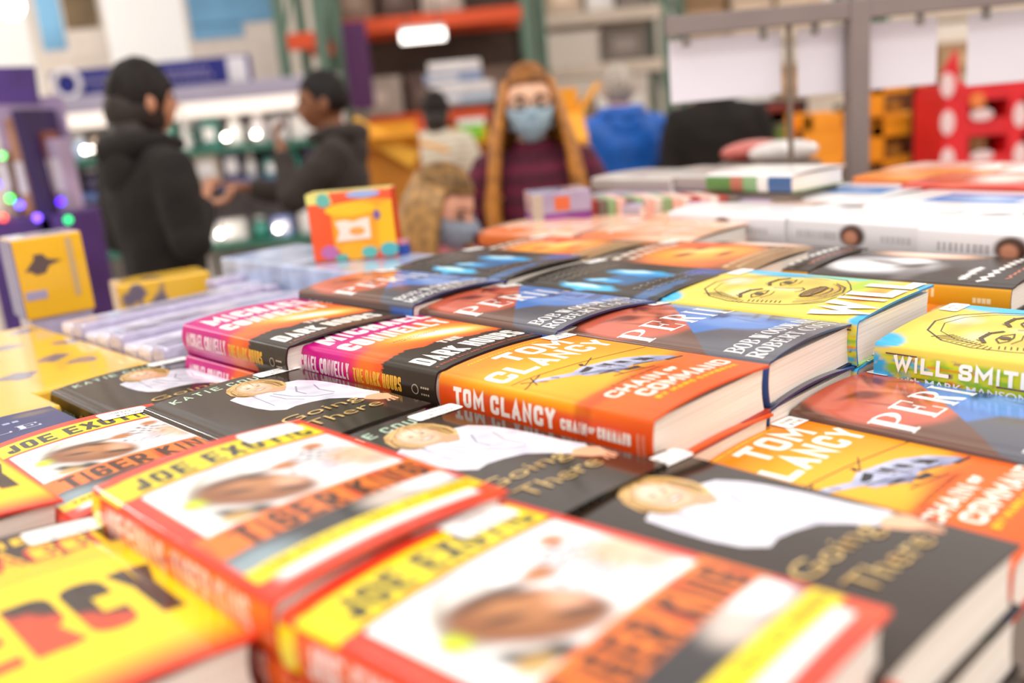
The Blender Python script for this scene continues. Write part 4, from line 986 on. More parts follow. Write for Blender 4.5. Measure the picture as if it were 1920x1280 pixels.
def carton(name, label, cat, loc, rz, sx, sy, sz, m, group=None, film_=None, lid=None, bev=.004):
    e = empty(name, loc, rz, label, cat, group)
    MB().box(0, sx, 0, sy, 0, sz if not lid else sz * .55, bev).build('carton', m, e)
    if lid: MB().box(-.002, sx + .002, -.002, sy + .002, sz * .5, sz, bev).build('lid', lid, e)
    return e
yb = spotted_mat('yellow_puzzle_print', '#f3c033', '#6c6276', 9)
def at_ab(px, py, z): p = pixz(px, py, z); return p
# big yellow box, lying, its far right corner on the photo's ridge
p = pixz(60, 609, Z0 - .060)
e = empty('puzzle_box', (p.x, p.y, TT), TH, 'large yellow box with grey blotches lying flat beside the leftmost black book', 'box')
bl = (Z0 - .060) - TT
pb0 = -(p.x * EV.x + p.y * EV.y)
nvb = mat('box_navy', '#2c3a80', .3); ylid = spotted_mat('yellow_puzzle_print_large', '#f3c033', '#7c7286', 13)
lb = pb0 - 1.20
MB().box(-.42, 0, -lb, 0, 0, bl - .05, .004).build('carton', nvb, e); MB().box(-.422, .002, -lb - .002, .002, bl - .05, bl, .004).build('lid', ylid, e)
e = empty('puzzle_box', (p.x, p.y, TT), TH, 'smaller yellow box with grey blotches between the large yellow box and navy book', 'box')
a1 = .318 - (p.x * EU.x + p.y * EU.y); l2 = pb0 - 1.098
MB().box(-.42, a1 - .002, -l2, -lb - .005, 0, bl - .04, .004).build('carton', nvb, e); MB().box(-.422, a1, -l2 - .002, -lb - .003, bl - .04, bl + .004, .004).build('lid', ylid, e)
p_a = p.x * EU.x + p.y * EU.y
# long shrink wrapped sets standing on edge
fm = film('shrink_film', '#d6d0e4', .9, .16, 26)
fm2 = film('shrink_film_dark', '#b3aac8', .9, .16, 26)
for k in range(10):
    b = -1.165 - .0485 * k
    a0 = p_a + .006 if k < 8 else p_a + .30
    q = ab(a0, b, TT)
    e = empty('wrapped_set', (q.x, q.y, TT), TH, 'shrink wrapped lavender set standing on edge in the glossy row', 'boxed set', 'shrink wrapped sets in a row')
    h = Z0 - .038 - TT - .005 * (k % 3)
    MB().box(0, .31 if k < 8 else .12, 0, .046, 0, h, .006).build('carton', fm if k % 3 else fm2, e)
    MB().box(.314 if k < 8 else .124, .345 if k < 8 else .15, .002, .044, 0, h - .004, .006).build('end_flap', fm2, e)
# pale blue boxes behind
pb = mat('pale_blue_print', '#b7c6ea', .2, vary=.35, scale=14, coat=.6, bump=.1)
pb2 = mat('pale_yellow_print', '#e9dfae', .2, vary=.2, scale=14, coat=.6)
for k, (a, b, sx, sy, m, lab) in enumerate(((.835, -1.70, .17, .235, pb, 'pale blue patterned box lying flat, left corner'), (.835, -1.46, .17, .25, pb, 'pale blue patterned box lying flat under the bright gift box'), (.835, -1.205, .28, .055, pb2, 'pale yellow flat box strip by the child'))):
    q = ab(a, b + sy, TT)
    carton('puzzle_box', lab, 'box', (q.x, q.y, TT), TH, sx, sy, Z0 - .012 - TT, m, None, lid=m)
# low yellow box behind the wrapped sets
p = pixz(222, 553, Z0 - .05)
e = empty('puzzle_box', (p.x, p.y, TT), math.radians(30), 'low yellow box with grey blotches beside the man in black', 'box')
MB().box(0, .17, 0, .10, 0, pix(222, 536, p.y).z - TT, .004).build('carton', yb, e)
# upright yellow and blue box
p = pixz(50, 590, Z0 - .055)
e = empty('puzzle_box', (p.x, p.y, p.z - .012), math.radians(38), 'upright yellow and blue box standing at the left edge', 'box')
hh = pix(50, 449, p.y).z - p.z + .012
MB().box(.005, .11, .005, .095, TT - p.z + .012, 0).build('inner_stand', fm2, e)
MB().box(0, .115, 0, .10, 0, hh, .003).build('carton', mat('box_yellow', '#f2b90c', .22, coat=.5, bump=.05), e)
MB().box(-.0015, 0, .002, .098, .002, hh - .002).build('side_panel', mat('box_blue', '#2c3f9c', .25, coat=.5), e)
MB().prism([(.004, -.0005), (.04, -.0005)][:0] or [(.012, 0), (.03, .02), (.03, .028), (.045, .028), (.052, .018), (.075, .013), (.052, .006), (.045, -.006), (.03, -.008), (.02, .0)], 0, .0008).xf(Matrix.Translation((0, -.0002, .085)) @ Matrix.Rotation(math.pi / 2, 4, 'X')).build('printed_shape', mat('print_brown', '#5d4a48', .3), e)
MB().box(.086, .096, -.001, 0, .03, .135).build('printed_strip', mat('print_grey', '#c7a878', .3), e)
MB().box(.005, .04, -.001, 0, .035, .05).build('printed_strip', mat('print_mauve', '#a59cc0', .3), e)
MB().box(.003, .112, .003, .097, hh, hh + .0012).build('top_film', film('clear_film_top', '#e9e0ee', .6), e)
# bright gift box on the pale blue box
p = pixz(590, 494, Z0 - .012)
e = empty('gift_box', (p.x, p.y, Z0 - .011), math.radians(-4), 'orange and yellow patterned gift box standing on pale blue boxes', 'box')
W_, D_, H_ = .148, .055, .118
MB().box(0, W_, 0, D_, 0, H_, .002).build('carton', mat('gift_orange', '#f5561e', .25, coat=.4), e)
def plate(nm, poly, col, k=1, z=0):
    MB().prism(poly, 0, .0006 * k).xf(Matrix.Translation((0, 0, 0)) @ Matrix.Rotation(math.pi / 2, 4, 'X')).build(nm, mat('gift_' + col.strip('#'), col, .3, coat=.3), e)
def eo(cx, cy, rx, ry): return ell(cx, cy, rx, ry, 0, 18)
plate('printed_patch', [(.04, .018), (.148, .012), (.148, .10), (.10, .105), (.04, .095)], '#f7a31a', 1)
plate('printed_patch', eo(.075, .088, .045, .012), '#f9c41c', 2)
plate('printed_patch', [(.118, .02), (.148, .02), (.148, .10), (.122, .09)], '#f8bc14', 2)
plate('printed_patch', [(0, .10), (.045, .10), (.04, .118), (0, .118)], '#e9e27c', 2); plate('printed_patch', eo(.03, .106, .012, .012), '#67b9a8', 3)
plate('printed_patch', eo(.10, .112, .03, .006), '#9fb4e4', 3); plate('printed_patch', eo(.03, .016, .015, .012), '#c06aa8', 3)
plate('printed_patch', eo(.10, .012, .014, .010), '#5cb8b0', 3); plate('printed_patch', eo(.135, .014, .016, .012), '#52b2b8', 3); plate('printed_patch', eo(.05, .006, .012, .006), '#5aa9a0', 3)
plate('printed_patch', eo(.075, .016, .026, .016), '#f9b016', 2)
plate('printed_lettering', [(.045, .034), (.105, .036), (.106, .072), (.09, .070), (.078, .066), (.062, .070), (.046, .068), (.052, .05)], '#fbe4d4', 4); plate('printed_lettering', eo(.083, .05, .014, .007), '#f3a44a', 5)
plate('printed_patch', eo(.12, .075, .006, .008), '#7a5a9a', 4)
MB().box(.002, W_ - .002, .002, D_ - .002, H_, H_ + .0008).build('top_panel', mat('gift_top', '#ead27a', .3, vary=.4, scale=40), e)
q = pixz(738, 480, Z0 - .012); e = empty('small_box', (q.x, q.y, Z0 - .0115), math.radians(-6), 'little navy and pink box beside the child', 'box')
MB().box(0, .026, 0, .026, 0, .018, .001).build('carton', mat('box_cobalt', '#1d4aa6', .3), e); MB().box(0, .026, 0, .026, .018, .026, .001).build('lid', mat('box_rose', '#c68a9c', .3), e)

# ---- far end of the table: flat books, paperbacks and boxes
def plain_title(W, H, T, c1, c2, cs, patch=None, pc='#ffffff'):
    def paint(U, V):
        c = flat(U, c1); c = mix(c, c2, np.clip(nz(U, V, 11, 5), 0, 1) * .6); c = mix(c, cs, smooth(-U, .05, .2))
        if cs == '#5c8a4a':
            for v0, v1, cc in ((.3, .45, '#b8705a'), (.45, .62, '#86a878'), (.62, .74, '#e6e0dc'), (.74, 1.1, '#3f6090')): c = mix(c, cc, ((V > v0) & (V < v1) & (U < -.1)) * 1.0)
        if patch: c = mix(c, pc, blob(U, V, *patch))
        return c
    return Title(W, H, T, paint, [], print_mat('laminate_gloss', .17, .06, 18), inner='#d8d0cc', edge='#d8d0cc', back=cs, bow=.002)
FB = {k: plain_title(*v) for k, v in dict(
    grey=(.17, .24, .03, '#c9bfbc', '#dad3d3', '#a3968e'), lav=(.17, .24, .03, '#b4a2c4', '#cfc3da', '#b9aebc', (.5, .5, .4, .4, 0, .4), '#c9bcd4'),
    stripe=(.15, .20, .032, '#f0eef0', '#fbfafc', '#5c8a4a', (.5, .5, .3, .3, 0, .5), '#ffffff'), red=(.17, .24, .03, '#cf3d2a', '#e77a5c', '#a82a1e', (.5, .6, .3, .2, 0, .5), '#f3d8cc'),
    oran=(.17, .24, .03, '#f0862a', '#f6b45a', '#d86a1e'), pink=(.17, .24, .03, '#e8a8a0', '#f3d6d0', '#c9706a'), white=(.17, .24, .03, '#efecee', '#ffffff', '#d9c9c9')).items()}
SRC = {}
def flat_book(kind, px, py, z, rz, label, name='hardback_book', under=True):
    t = FB[kind]; q = pixz(px, py, Z0 + z)
    if kind not in SRC: SRC[kind] = make_book(t, name, q.x, q.y, rz, z, label)
    else: another(SRC[kind], q.x, q.y, rz, z, label, t)
    if under:
        k = 1
        l = Vector((q.x * EU.x + q.y * EU.y, -(q.x * EV.x + q.y * EV.y))); d = math.radians(rz) - TH; c, s = math.cos(d), math.sin(d)
        pl = [(l.x + c * u + s * v, l.y + s * u - c * v) for u, v in ((.006, .005), (t.W - .012, .005), (t.W - .012, t.H - .01), (.006, t.H - .01))]
        MB().prism(pl[::-1], TT, Z0 + z - t.T - .0015).build('riser', cb, tb)
flat_book('lav', 1052, 376, .02, 35, 'lavender book lying behind the pale peach books, left end of its row')
flat_book('lav', 1160, 372, .02, 33, 'lavender book lying behind the pale peach books, second from the left')
flat_book('lav', 1268, 368, .02, 32, 'lavender book lying just behind the leftmost thick white book')
flat_book('grey', 1110, 333, .05, 36, 'grey book lying below the blue jacket')
flat_book('grey', 1212, 328, .055, 34, 'grey book lying to the right of the blue jacket')
flat_book('stripe', 1325, 326, .065, 34, 'white book with green spine lying left of the grey post')
flat_book('oran', 1600, 332, .03, 33, 'orange book lying at the foot of the grey post')
flat_book('red', 1690, 345, .03, 33, 'red book lying beyond the white and blue books')
flat_book('pink', 1640, 322, .03, 33, 'pale pink book lying behind the grey post')
flat_book('white', 1790, 326, .03, 33, 'plain white book lying at the far right')
flat_book('red', 1830, 338, .02, 33, 'red book at the right edge beyond the white books')
flat_book('oran', 1880, 352, .012, 33, 'orange book at the right edge beyond the white and blue books')
sp_m = [mat('spine_red', '#b8473c', .4), mat('spine_green', '#8fae7c', .4), mat('spine_cream', '#f0d8c8', .4), mat('spine_brown', '#7c6a60', .4), mat('spine_pink', '#f0b8a8', .4)]
r = random.Random(4)
for k in range(16):
    q = pixz(1108 + 17.5 * k, 412 - .3 * k, Z0 - .01)
    e = empty('paperback_book', (q.x, q.y, TT), math.radians(8), 'small paperback standing spine out in a row behind the peach books', 'book', 'paperbacks standing in a row')
    h = Z0 + .028 - TT
    MB().box(0, .018, 0, .11, 0, h, .0015).build('cover', sp_m[(k * 3 + k // 4) % 5], e); MB().box(.002, .016, .003, .111, .002, h - .002).build('page_block', PAGE, e)
q = pixz(1000, 421, Z0 - .004)
e = empty('clear_box', (q.x, q.y, TT), math.radians(6), 'clear plastic box with purple goods in front of the woman', 'box')
hz = Z0 - TT
MB().box(0, .118, 0, .10, 0, hz + .012, .002).build('carton', mat('purple_card', '#8c3f94', .3, vary=.3, scale=30), e)
MB().box(.0, .118, 0, .10, hz + .012, hz + .055, .003).build('window', film('clear_lid', '#a99cbb', .3), e)
MB().box(.045, .075, -.001, .001, hz + .018, hz + .045).build('printed_patch', mat('print_orange', '#d8693c', .4), e); MB().box(.0, .022, -.001, .001, hz - .0, hz + .052).build('printed_strip', mat('print_pale', '#b9ac9c', .4), e)
for px, py, col, lab in ((1385, 300, '#c9584c', 'red soft packet lying at the far end of the table'), (1440, 302, '#e6dedb', 'white soft packet lying at the far end of the table')):
    q = pixz(px, py, Z0 + .03); e = empty('soft_packet', (q.x, q.y, TT), .3, lab, 'packet')
    MB().sphere((.08, .05, Z0 + .045 - TT), 1, (.10, .06, .03)).build('pouch', film('pouch_' + col[1:], col, .3, .3), e, smooth=True); MB().box(0, .16, 0, .1, 0, Z0 + .02 - TT, .004).build('tray', cb, e)

# ---- steel sign frame with four hanging sheets
pb_ = pixz(1606, 326, Z0 - .0)
fr = empty('sign_frame', (pb_.x, pb_.y, 0), 0, 'grey square steel frame rising from the table', 'sign frame')
stl = mat('grey_steel', '#8a7c78', .45, .2)
top = pix(1612, 17, pb_.y).z
fx = lambda px, py: pix(px, py, pb_.y).x - pb_.x
MB().box(-.022, .022, -.022, .022, TT, top + .02, .002).build('post', stl, fr)
MB().box(fx(1248, 52), .75, -.018, .018, top - .02, top + .02, .002).build('rail', stl, fr)
MB().box(-.07, .07, -.07, .07, TT, TT + .012, .002).build('base_plate', stl, fr)
sheet = mat('sheet_white', '#ebe5ee', .6, vary=.01)
def poster(px0, px1, py, label, dy):
    x0, x1 = pix(px0, py, pb_.y + dy).x - pb_.x, pix(px1, py, pb_.y + dy).x - pb_.x; zb = pix((px0 + px1) / 2, py, pb_.y + dy).z
    e = empty('poster', (pb_.x, pb_.y + dy, 0), 0, label, 'poster')
    MB().box(x0, x1, 0, .0025, zb, top - .03, .001).build('sheet', sheet, e)
    for x in (x0 + .04, x1 - .04): MB().box(x - .008, x + .008, -.006 - dy + .02 if dy > .1 else -.006, .008, top - .045, top + .022, .001).build('clip', mat('clip_steel', '#9a928c', .4, .6), e)
poster(1258, 1466, 185, 'blank white sheet hanging at the left end of the grey frame', .03)
poster(1496, 1755, 169, 'blank white sheet hanging behind the grey post', .03)
poster(1812, 2030, 152, 'blank white sheet hanging at the right end of the grey frame', .03)
hr = fx(1480, 100)
MB().box(hr - .005, hr + .005, -.006, .006, TT, top).build('hanger_rod', mat('rod_dark', '#7a6a5c', .5), fr)

# ------------------------------------------------------------------ people
def skin_obj(name, nodes, edges, m, voxel=None, extra=None, sub=2):
    """nodes {key:(x,y,z,r)}, grown into one smooth skin"""
    keys = list(nodes); idx = {k: i for i, k in enumerate(keys)}
    me = bpy.data.meshes.new(name); me.from_pydata([nodes[k][:3] for k in keys], [(idx[a], idx[b]) for a, b in edges], [])
    o = bpy.data.objects.new(name, me); COL.objects.link(o)
    md = o.modifiers.new('skin', 'SKIN'); md.use_smooth_shade = True
    sv = me.skin_vertices[0].data
    for k in keys:
        rr = nodes[k][3]; sv[idx[k]].radius = (rr, rr) if not isinstance(rr, tuple) else rr
    sv[0].use_root = True
    sd = o.modifiers.new('sub', 'SUBSURF'); sd.levels = sub; sd.render_levels = sub
    dg = bpy.context.evaluated_depsgraph_get(); dg.update()
    out = bpy.data.meshes.new_from_object(o.evaluated_get(dg)); bpy.data.objects.remove(o)
    if extra or voxel:
        bm = bmesh.new(); bm.from_mesh(out)
        for e in extra or []: bm.from_mesh(e)
        bm.to_mesh(out); bm.free()
        o = bpy.data.objects.new(name, out); COL.objects.link(o)
        if voxel:
            rm = o.modifiers.new('rm', 'REMESH'); rm.mode = 'VOXEL'; rm.voxel_size = voxel
            sm = o.modifiers.new('sm', 'SMOOTH'); sm.factor = .5; sm.iterations = 3
        dg = bpy.context.evaluated_depsgraph_get(); dg.update()
        o2 = bpy.data.meshes.new_from_object(o.evaluated_get(dg)); bpy.data.objects.remove(o); out = o2
    out.materials.clear(); out.materials.append(m); out.shade_smooth(); out.name = name
    return out
def g2(x, y, s): return math.exp(-(x * x + y * y) / (2 * s * s))
def head_pt(ph, z):
    """surface of the head: azimuth ph (0 = face, towards -y), height z in -1..1"""
    r = math.sqrt(max(0, 1 - z * z))
    x = math.sin(ph) * r * .076; y = -math.cos(ph) * r * .095; zz = z * .117
    if z < 0:
        k = 1 - .30 * (-z) ** 1.5; x *= k
        if math.cos(ph) < 0: y *= 1 - .35 * (-z)
        else: y -= .016 * (-z) * max(0, math.cos(ph)) * r
    f = max(0, math.cos(ph))
    if f > 0:
        y -= .026 * g2(math.sin(ph) * 1.0, z + .16, .11) * f       # nose
        y -= .008 * g2(math.sin(ph) * .6, z + .50, .10) * f        # lips
        y -= .010 * g2(math.sin(ph) * .8, z + .86, .12) * f        # chin
        for s in (-1, 1): y += .012 * g2(math.sin(ph) - s * .42, z - .04, .14) * f
        y -= .005 * g2(math.sin(ph) * .3, z - .22, .09) * f        # brow
    return x, y, zz
def head_mesh(c, sc):
    bm = bmesh.new(); N, M = 40, 28; rows = []
    for j in range(1, M):
        z = -math.cos(math.pi * j / M); rows.append([bm.verts.new((c[0] + p[0] * sc, c[1] + p[1] * sc, c[2] + p[2] * sc)) for p in [head_pt(2 * math.pi * i / N, z) for i in range(N)]])
    for A, B in zip(rows, rows[1:]):
        for i in range(N): bm.faces.new((A[i], A[(i + 1) % N], B[(i + 1) % N], B[i]))
    bm.faces.new(rows[0][::-1]); bm.faces.new(rows[-1])
    for s in (-1, 1):                                                # ears
        res = bmesh.ops.create_uvsphere(bm, u_segments=12, v_segments=8, radius=1)
        for v in res['verts']: v.co = Vector((c[0] + s * .078 * sc + v.co.x * .012 * sc, c[1] + .012 * sc + v.co.y * .02 * sc, c[2] - .012 * sc + v.co.z * .034 * sc))
    me = bpy.data.meshes.new('h'); bm.to_mesh(me); bm.free(); return me
def hand_nodes(N, E, tag_, wr, d, up, side):
    """five fingers growing from the wrist along d, thumb towards side"""
    d = d.normalized(); s = side.normalized(); n = d.cross(s).normalized()
    p0 = wr + d * .045
    N[tag_ + 'p0'] = (*p0, .027); E.append((tag_ + 'w', tag_ + 'p0'))
    for i, (off, ln) in enumerate(((.030, .074), (.011, .084), (-.009, .078), (-.028, .060))):
        b = p0 + s * off * .8 + d * .035; m1 = b + d * ln * .45 + n * .004; m2 = b + d * ln * .78 - n * .018; t = b + d * ln * .92 - n * .038
        k = f'{tag_}f{i}'
        N[k + 'a'] = (*b, .0105); N[k + 'b'] = (*m1, .0095); N[k + 'c'] = (*m2, .0088); N[k + 'd'] = (*t, .0078)
        E += [(tag_ + 'p0', k + 'a'), (k + 'a', k + 'b'), (k + 'b', k + 'c'), (k + 'c', k + 'd')]
    b = p0 + s * .034 - d * .012; m1 = b + s * .022 + d * .022 - n * .01; t = m1 + d * .026 - n * .014
    N[tag_ + 'ta'] = (*b, .014); N[tag_ + 'tb'] = (*m1, .0115); N[tag_ + 'tc'] = (*t, .0095)
    E += [(tag_ + 'p0', tag_ + 'ta'), (tag_ + 'ta', tag_ + 'tb'), (tag_ + 'tb', tag_ + 'tc')]
def person(px, py, y, face, label, skin, coat, pants, hairfn, arms=None, mask=None, hood=False, wide=1.0, shoes='#2a2624', head_turn=0.0, head_tilt=0.0, coat_len=.86, shirt_mat=None, child=False, slim=1.0):
    hp = pix(px, py, y); sc = hp.z / 1.575
    hs = 1.0 / sc * (1.0 if not child else .93)                       # heads keep their size
    rz = math.atan2(face[0], -face[1])
    root = empty('person', (hp.x, hp.y, 0), rz, label, 'person'); root.scale = (sc, sc, sc)
    V = Vector; hc = V((0, -.015, 1.575)); w_ = .185 * wide
    if arms is None: arms = dict(L=((.25, .03, 1.12), (.25, -.05, .88)), R=((-.25, .03, 1.12), (-.25, -.05, .88)))
    N = {'pel': (0, .01, .93, .13 * slim), 'abd': (0, 0, 1.08, .12 * slim), 'chest': (0, .01, 1.27, .135 * slim), 'nb': (0, .015, 1.41, .062), 'nt': (0, 0, 1.50, .054), 'hd': (*hc, .06)}
    E = [('pel', 'abd'), ('abd', 'chest'), ('chest', 'nb'), ('nb', 'nt'), ('nt', 'hd')]
    for s, sg in (('L', 1), ('R', -1)):
        el, wr = V(arms[s][0]), V(arms[s][1])
        N[s + 's'] = (sg * w_, .015, 1.375, .056); N[s + 'e'] = (*el, .040); N[s + 'm'] = (*(el.lerp(wr, .5)), .036); N[s + 'w'] = (*wr, .026)
        E += [('chest', s + 's'), (s + 's', s + 'e'), (s + 'e', s + 'm'), (s + 'm', s + 'w')]
        d = (wr - el).normalized(); side = V((-sg, 0, 0)) if abs(d.x) < .8 else V((0, -1, 0)); side = (side - d * side.dot(d)).normalized()
        hand_nodes(N, E, s, wr, d, None, side)
        N[s + 'h'] = (sg * .095, .01, .86, .088); N[s + 'k'] = (sg * .10, -.01, .49, .056); N[s + 'c'] = (sg * .10, .015, .33, .052); N[s + 'a'] = (sg * .10, .02, .085, .036); N[s + 't'] = (sg * .115, -.13, .035, .03)
        E += [('pel', s + 'h'), (s + 'h', s + 'k'), (s + 'k', s + 'c'), (s + 'c', s + 'a'), (s + 'a', s + 't')]
    sk = mat('skin_' + skin[1:], skin, .5, vary=.05, scale=20)
    hm = head_mesh((0, 0, 0), hs); hm.transform(Matrix.Translation(hc) @ Matrix.Rotation(head_turn, 4, 'Z') @ Matrix.Rotation(head_tilt, 4, 'X'))
    link('body', skin_obj('body', N, E, sk, .0075, [hm]), root)
    HM = Matrix.Translation(hc) @ Matrix.Rotation(head_turn, 4, 'Z') @ Matrix.Rotation(head_tilt, 4, 'X') @ Matrix.Scale(hs, 4)
    for s in (-1, 1):
        MB().sphere((s * .031, -.083, .004), .0088).xf(Matrix.Translation((0, 0, 0))).xf(HM).build('eye', mat('eye_dark', '#2a1e1a', .2), root, smooth=True)
        MB().tube([(s * .014, -.097, .024), (s * .032, -.093, .029), (s * .050, -.080, .024)], .0026, 6).xf(HM).build('eyebrow', mat('brow_brown', '#5a3a24', .8), root, smooth=True)
    # clothes
    jb = MB()
    rings = [(coat_len - .06, .178, .135, .01), (coat_len + .06, .172, .13, .01), (1.02, .158, .118, .005), (1.14, .168, .125, .01), (1.26, .185, .132, .015), (1.345, .195, .118, .018), (1.395, .155, .095, .02), (1.43, .095, .078, .018), (1.462, .072, .07, .01)]
    prev = None
    for z, rx, ry, cy in rings:
        k = slim * (wide if z > 1.1 else 1)
        ring = [jb.bm.verts.new((math.cos(t) * rx * k, cy + math.sin(t) * ry * slim, z)) for t in [2 * math.pi * i / 28 for i in range(28)]]
        if prev:
            for i in range(28): jb.bm.faces.new((prev[i], prev[(i + 1) % 28], ring[(i + 1) % 28], ring[i]))
        else: jb.bm.faces.new(ring[::-1])
        prev = ring
    jb.bm.faces.new(prev)
    for s, sg in (('L', 1), ('R', -1)):
        el, wr = V(arms[s][0]), V(arms[s][1]); cu = el.lerp(wr, .95); sp = V((sg * (w_ - .01), .02, 1.36)); up_ = V((sg * w_ * .55, .02, 1.38))
        jb.tube([up_, sp, sp.lerp(el, .35) + V((sg * .012, 0, 0)), el.lerp(sp, .08), el.lerp(wr, .25), el.lerp(wr, .7), cu], [.06, .074, .070, .064, .060, .052, .046], 14)
        jb.sphere(el, .066)
    o = jb.build('t', None)
    md = o.modifiers.new('rm', 'REMESH'); md.mode = 'VOXEL'; md.voxel_size = .013
    sm = o.modifiers.new('sm', 'SMOOTH'); sm.factor = .6; sm.iterations = 6
    tx = bpy.data.textures.new('folds', 'CLOUDS') if 'folds' not in bpy.data.textures else bpy.data.textures['folds']; tx.noise_scale = .11
    dm = o.modifiers.new('folds', 'DISPLACE'); dm.texture = tx; dm.strength = .022; dm.mid_level = .5
    dg = bpy.context.evaluated_depsgraph_get(); dg.update()
    jm = bpy.data.meshes.new_from_object(o.evaluated_get(dg)); bpy.data.objects.remove(o)
    jm.materials.clear(); jm.materials.append(coat); jm.shade_smooth(); jm.name = 'jacket'; link('jacket', jm, root)
    Pn = {'pel': (0, .01, .95, .15 * slim)}; PE = []
    for s, sg in (('L', 1), ('R', -1)):
        Pn[s + 'h'] = (sg * .095, .01, .85, .102 * slim); Pn[s + 'k'] = (sg * .10, -.008, .49, .072); Pn[s + 'a'] = (sg * .10, .02, .10, .056); PE += [('pel', s + 'h'), (s + 'h', s + 'k'), (s + 'k', s + 'a')]
        sh = MB().box(sg * .105 - .048, sg * .105 + .048, -.19, .08, 0, .085, .025); sh.build('shoe', mat('shoe_' + shoes[1:], shoes, .5), root, smooth=True)
    link('trousers', skin_obj('trousers', Pn, PE, pants, .012), root)
    if hood:
        m = MB()
        m.tube([(-.07, -.085, 1.43), (-.105, .0, 1.445), (-.085, .085, 1.44), (0, .12, 1.43), (.085, .085, 1.44), (.105, .0, 1.445), (.07, -.085, 1.43)], [.018, .032, .042, .048, .042, .032, .018], 12)
        m.sphere((0, .105, 1.37), 1, (.11, .05, .09)).build('hood', coat, root, smooth=True)
    if mask:
        bm = bmesh.new(); rows = []
        for j in range(12):
            z = -.98 + j * .085; row = []
            for i in range(25):
                ph = math.radians(-68 + 136 * i / 24); x, yy, zz = head_pt(ph, max(-.93, z)); k = 1.07 + .06 * math.cos(ph) * (1 - abs(j - 6) / 8)
                row.append(bm.verts.new((x * k, yy * k - .006 + .002 * math.sin(j * 2.1), zz * (1.04 if z < -.5 else 1))))
            rows.append(row)
        for A, B in zip(rows, rows[1:]):
            for i in range(24): bm.faces.new((A[i], A[i + 1], B[i + 1], B[i]))
        bmesh.ops.solidify(bm, geom=bm.faces[:], thickness=.002)
        me = bpy.data.meshes.new('mask'); bm.to_mesh(me); bm.free(); me.transform(HM); me.materials.append(mat('mask_' + mask[1:], mask, .8, vary=.05)); me.shade_smooth()
        mo = link('face_mask', me, root)
        ml = MB()
        for s in (-1, 1): ml.tube([(s * .066, -.045, -.01), (s * .084, -.01, .012), (s * .087, .022, 0), (s * .082, .01, -.04), (s * .06, -.05, -.075)], .0016, 6)
        ml.xf(HM).build('ear_loop', mat('loop_white', '#e9eef4', .7), mo)
    hairfn(root, HM)
    return root, HM
def cap_mesh(m, HM, root, low_front=.36, low_back=-.55, thick=1.10, bumpy=.004, seed=1):
    """hair over the skull: lower at the back than above the forehead"""
    bm = bmesh.new(); N, M = 44, 16; rows = []; rs = random.Random(seed)
    for j in range(M + 1):
        row = []
        for i in range(N):
            ph = 2 * math.pi * i / N; f = (1 + math.cos(ph)) / 2; lo = low_back + (low_front - low_back) * smooth(np.array(f), .35, .85)
            z = lo + (1.0 - lo) * (j / M) ** .8; z = min(z, .998)
            x, y, zz = head_pt(ph, z); k = thick + .02 * math.sin(ph * 9 + seed) + rs.uniform(-1, 1) * bumpy * 3
            row.append(bm.verts.new((x * k, y * k + .004, zz * (thick if zz > 0 else 1))))
        rows.append(row)
    for A, B in zip(rows, rows[1:]):
        for i in range(N): bm.faces.new((A[i], A[(i + 1) % N], B[(i + 1) % N], B[i]))
    bm.faces.new(rows[-1])
    bmesh.ops.solidify(bm, geom=bm.faces[:], thickness=.006)
    me = bpy.data.meshes.new('c'); bm.to_mesh(me); bm.free(); return me
def hair_long(col, col2, length=.40, front_fall=True, low_front=.5, n=64, spread=.05, ear_tuck=False):
    hm = mat('hair_' + col[1:], col, .42, vary=.45, scale=28)
    def f(root, HM):
        b = MB(); b.bm.from_mesh(cap_mesh(None, HM, root, low_front, -.75, 1.12))
        rs = random.Random(7)
        for k in range(n):
            ph = math.radians(68 + 224 * k / (n - 1)) + rs.uniform(-.04, .04)
            s = math.sin(ph); c = -math.cos(ph)
            L = length * rs.uniform(.82, 1.08) * (1.0 if abs(s) > .4 else .9)
            x0, y0 = s * .078, c * .096
            fwd = -.05 if (c < .2 and front_fall) else .015
            pts = [(x0 * .9, y0 * .95, .075), (x0 * 1.16, y0 * 1.08, .0), (x0 * (1.25 + spread), y0 * 1.1 + fwd * .3, -.11), (x0 * (1.3 + 2 * spread) + rs.uniform(-.012, .012), y0 * 1.1 + fwd, -.11 - L * .45), (x0 * (1.15 + 2 * spread) + rs.uniform(-.02, .02), y0 * 1.05 + fwd * 1.5, -.11 - L)]
            b.tube(pts, [.010, .015, .019, .018, .006], 7)
        b.xf(HM).build('hair', hm, root, smooth=True)
    return f
def hair_short(col, low_front=.40, low_back=-.5, thick=1.10, extra=None):
    hm = mat('hair_' + col[1:], col, .55, vary=.35, scale=40)
    def f(root, HM):
        b = MB(); b.bm.from_mesh(cap_mesh(None, HM, root, low_front, low_back, thick, .006, 3))
        if extra: extra(b)
        b.xf(HM).build('hair', hm, root, smooth=True)
    return f
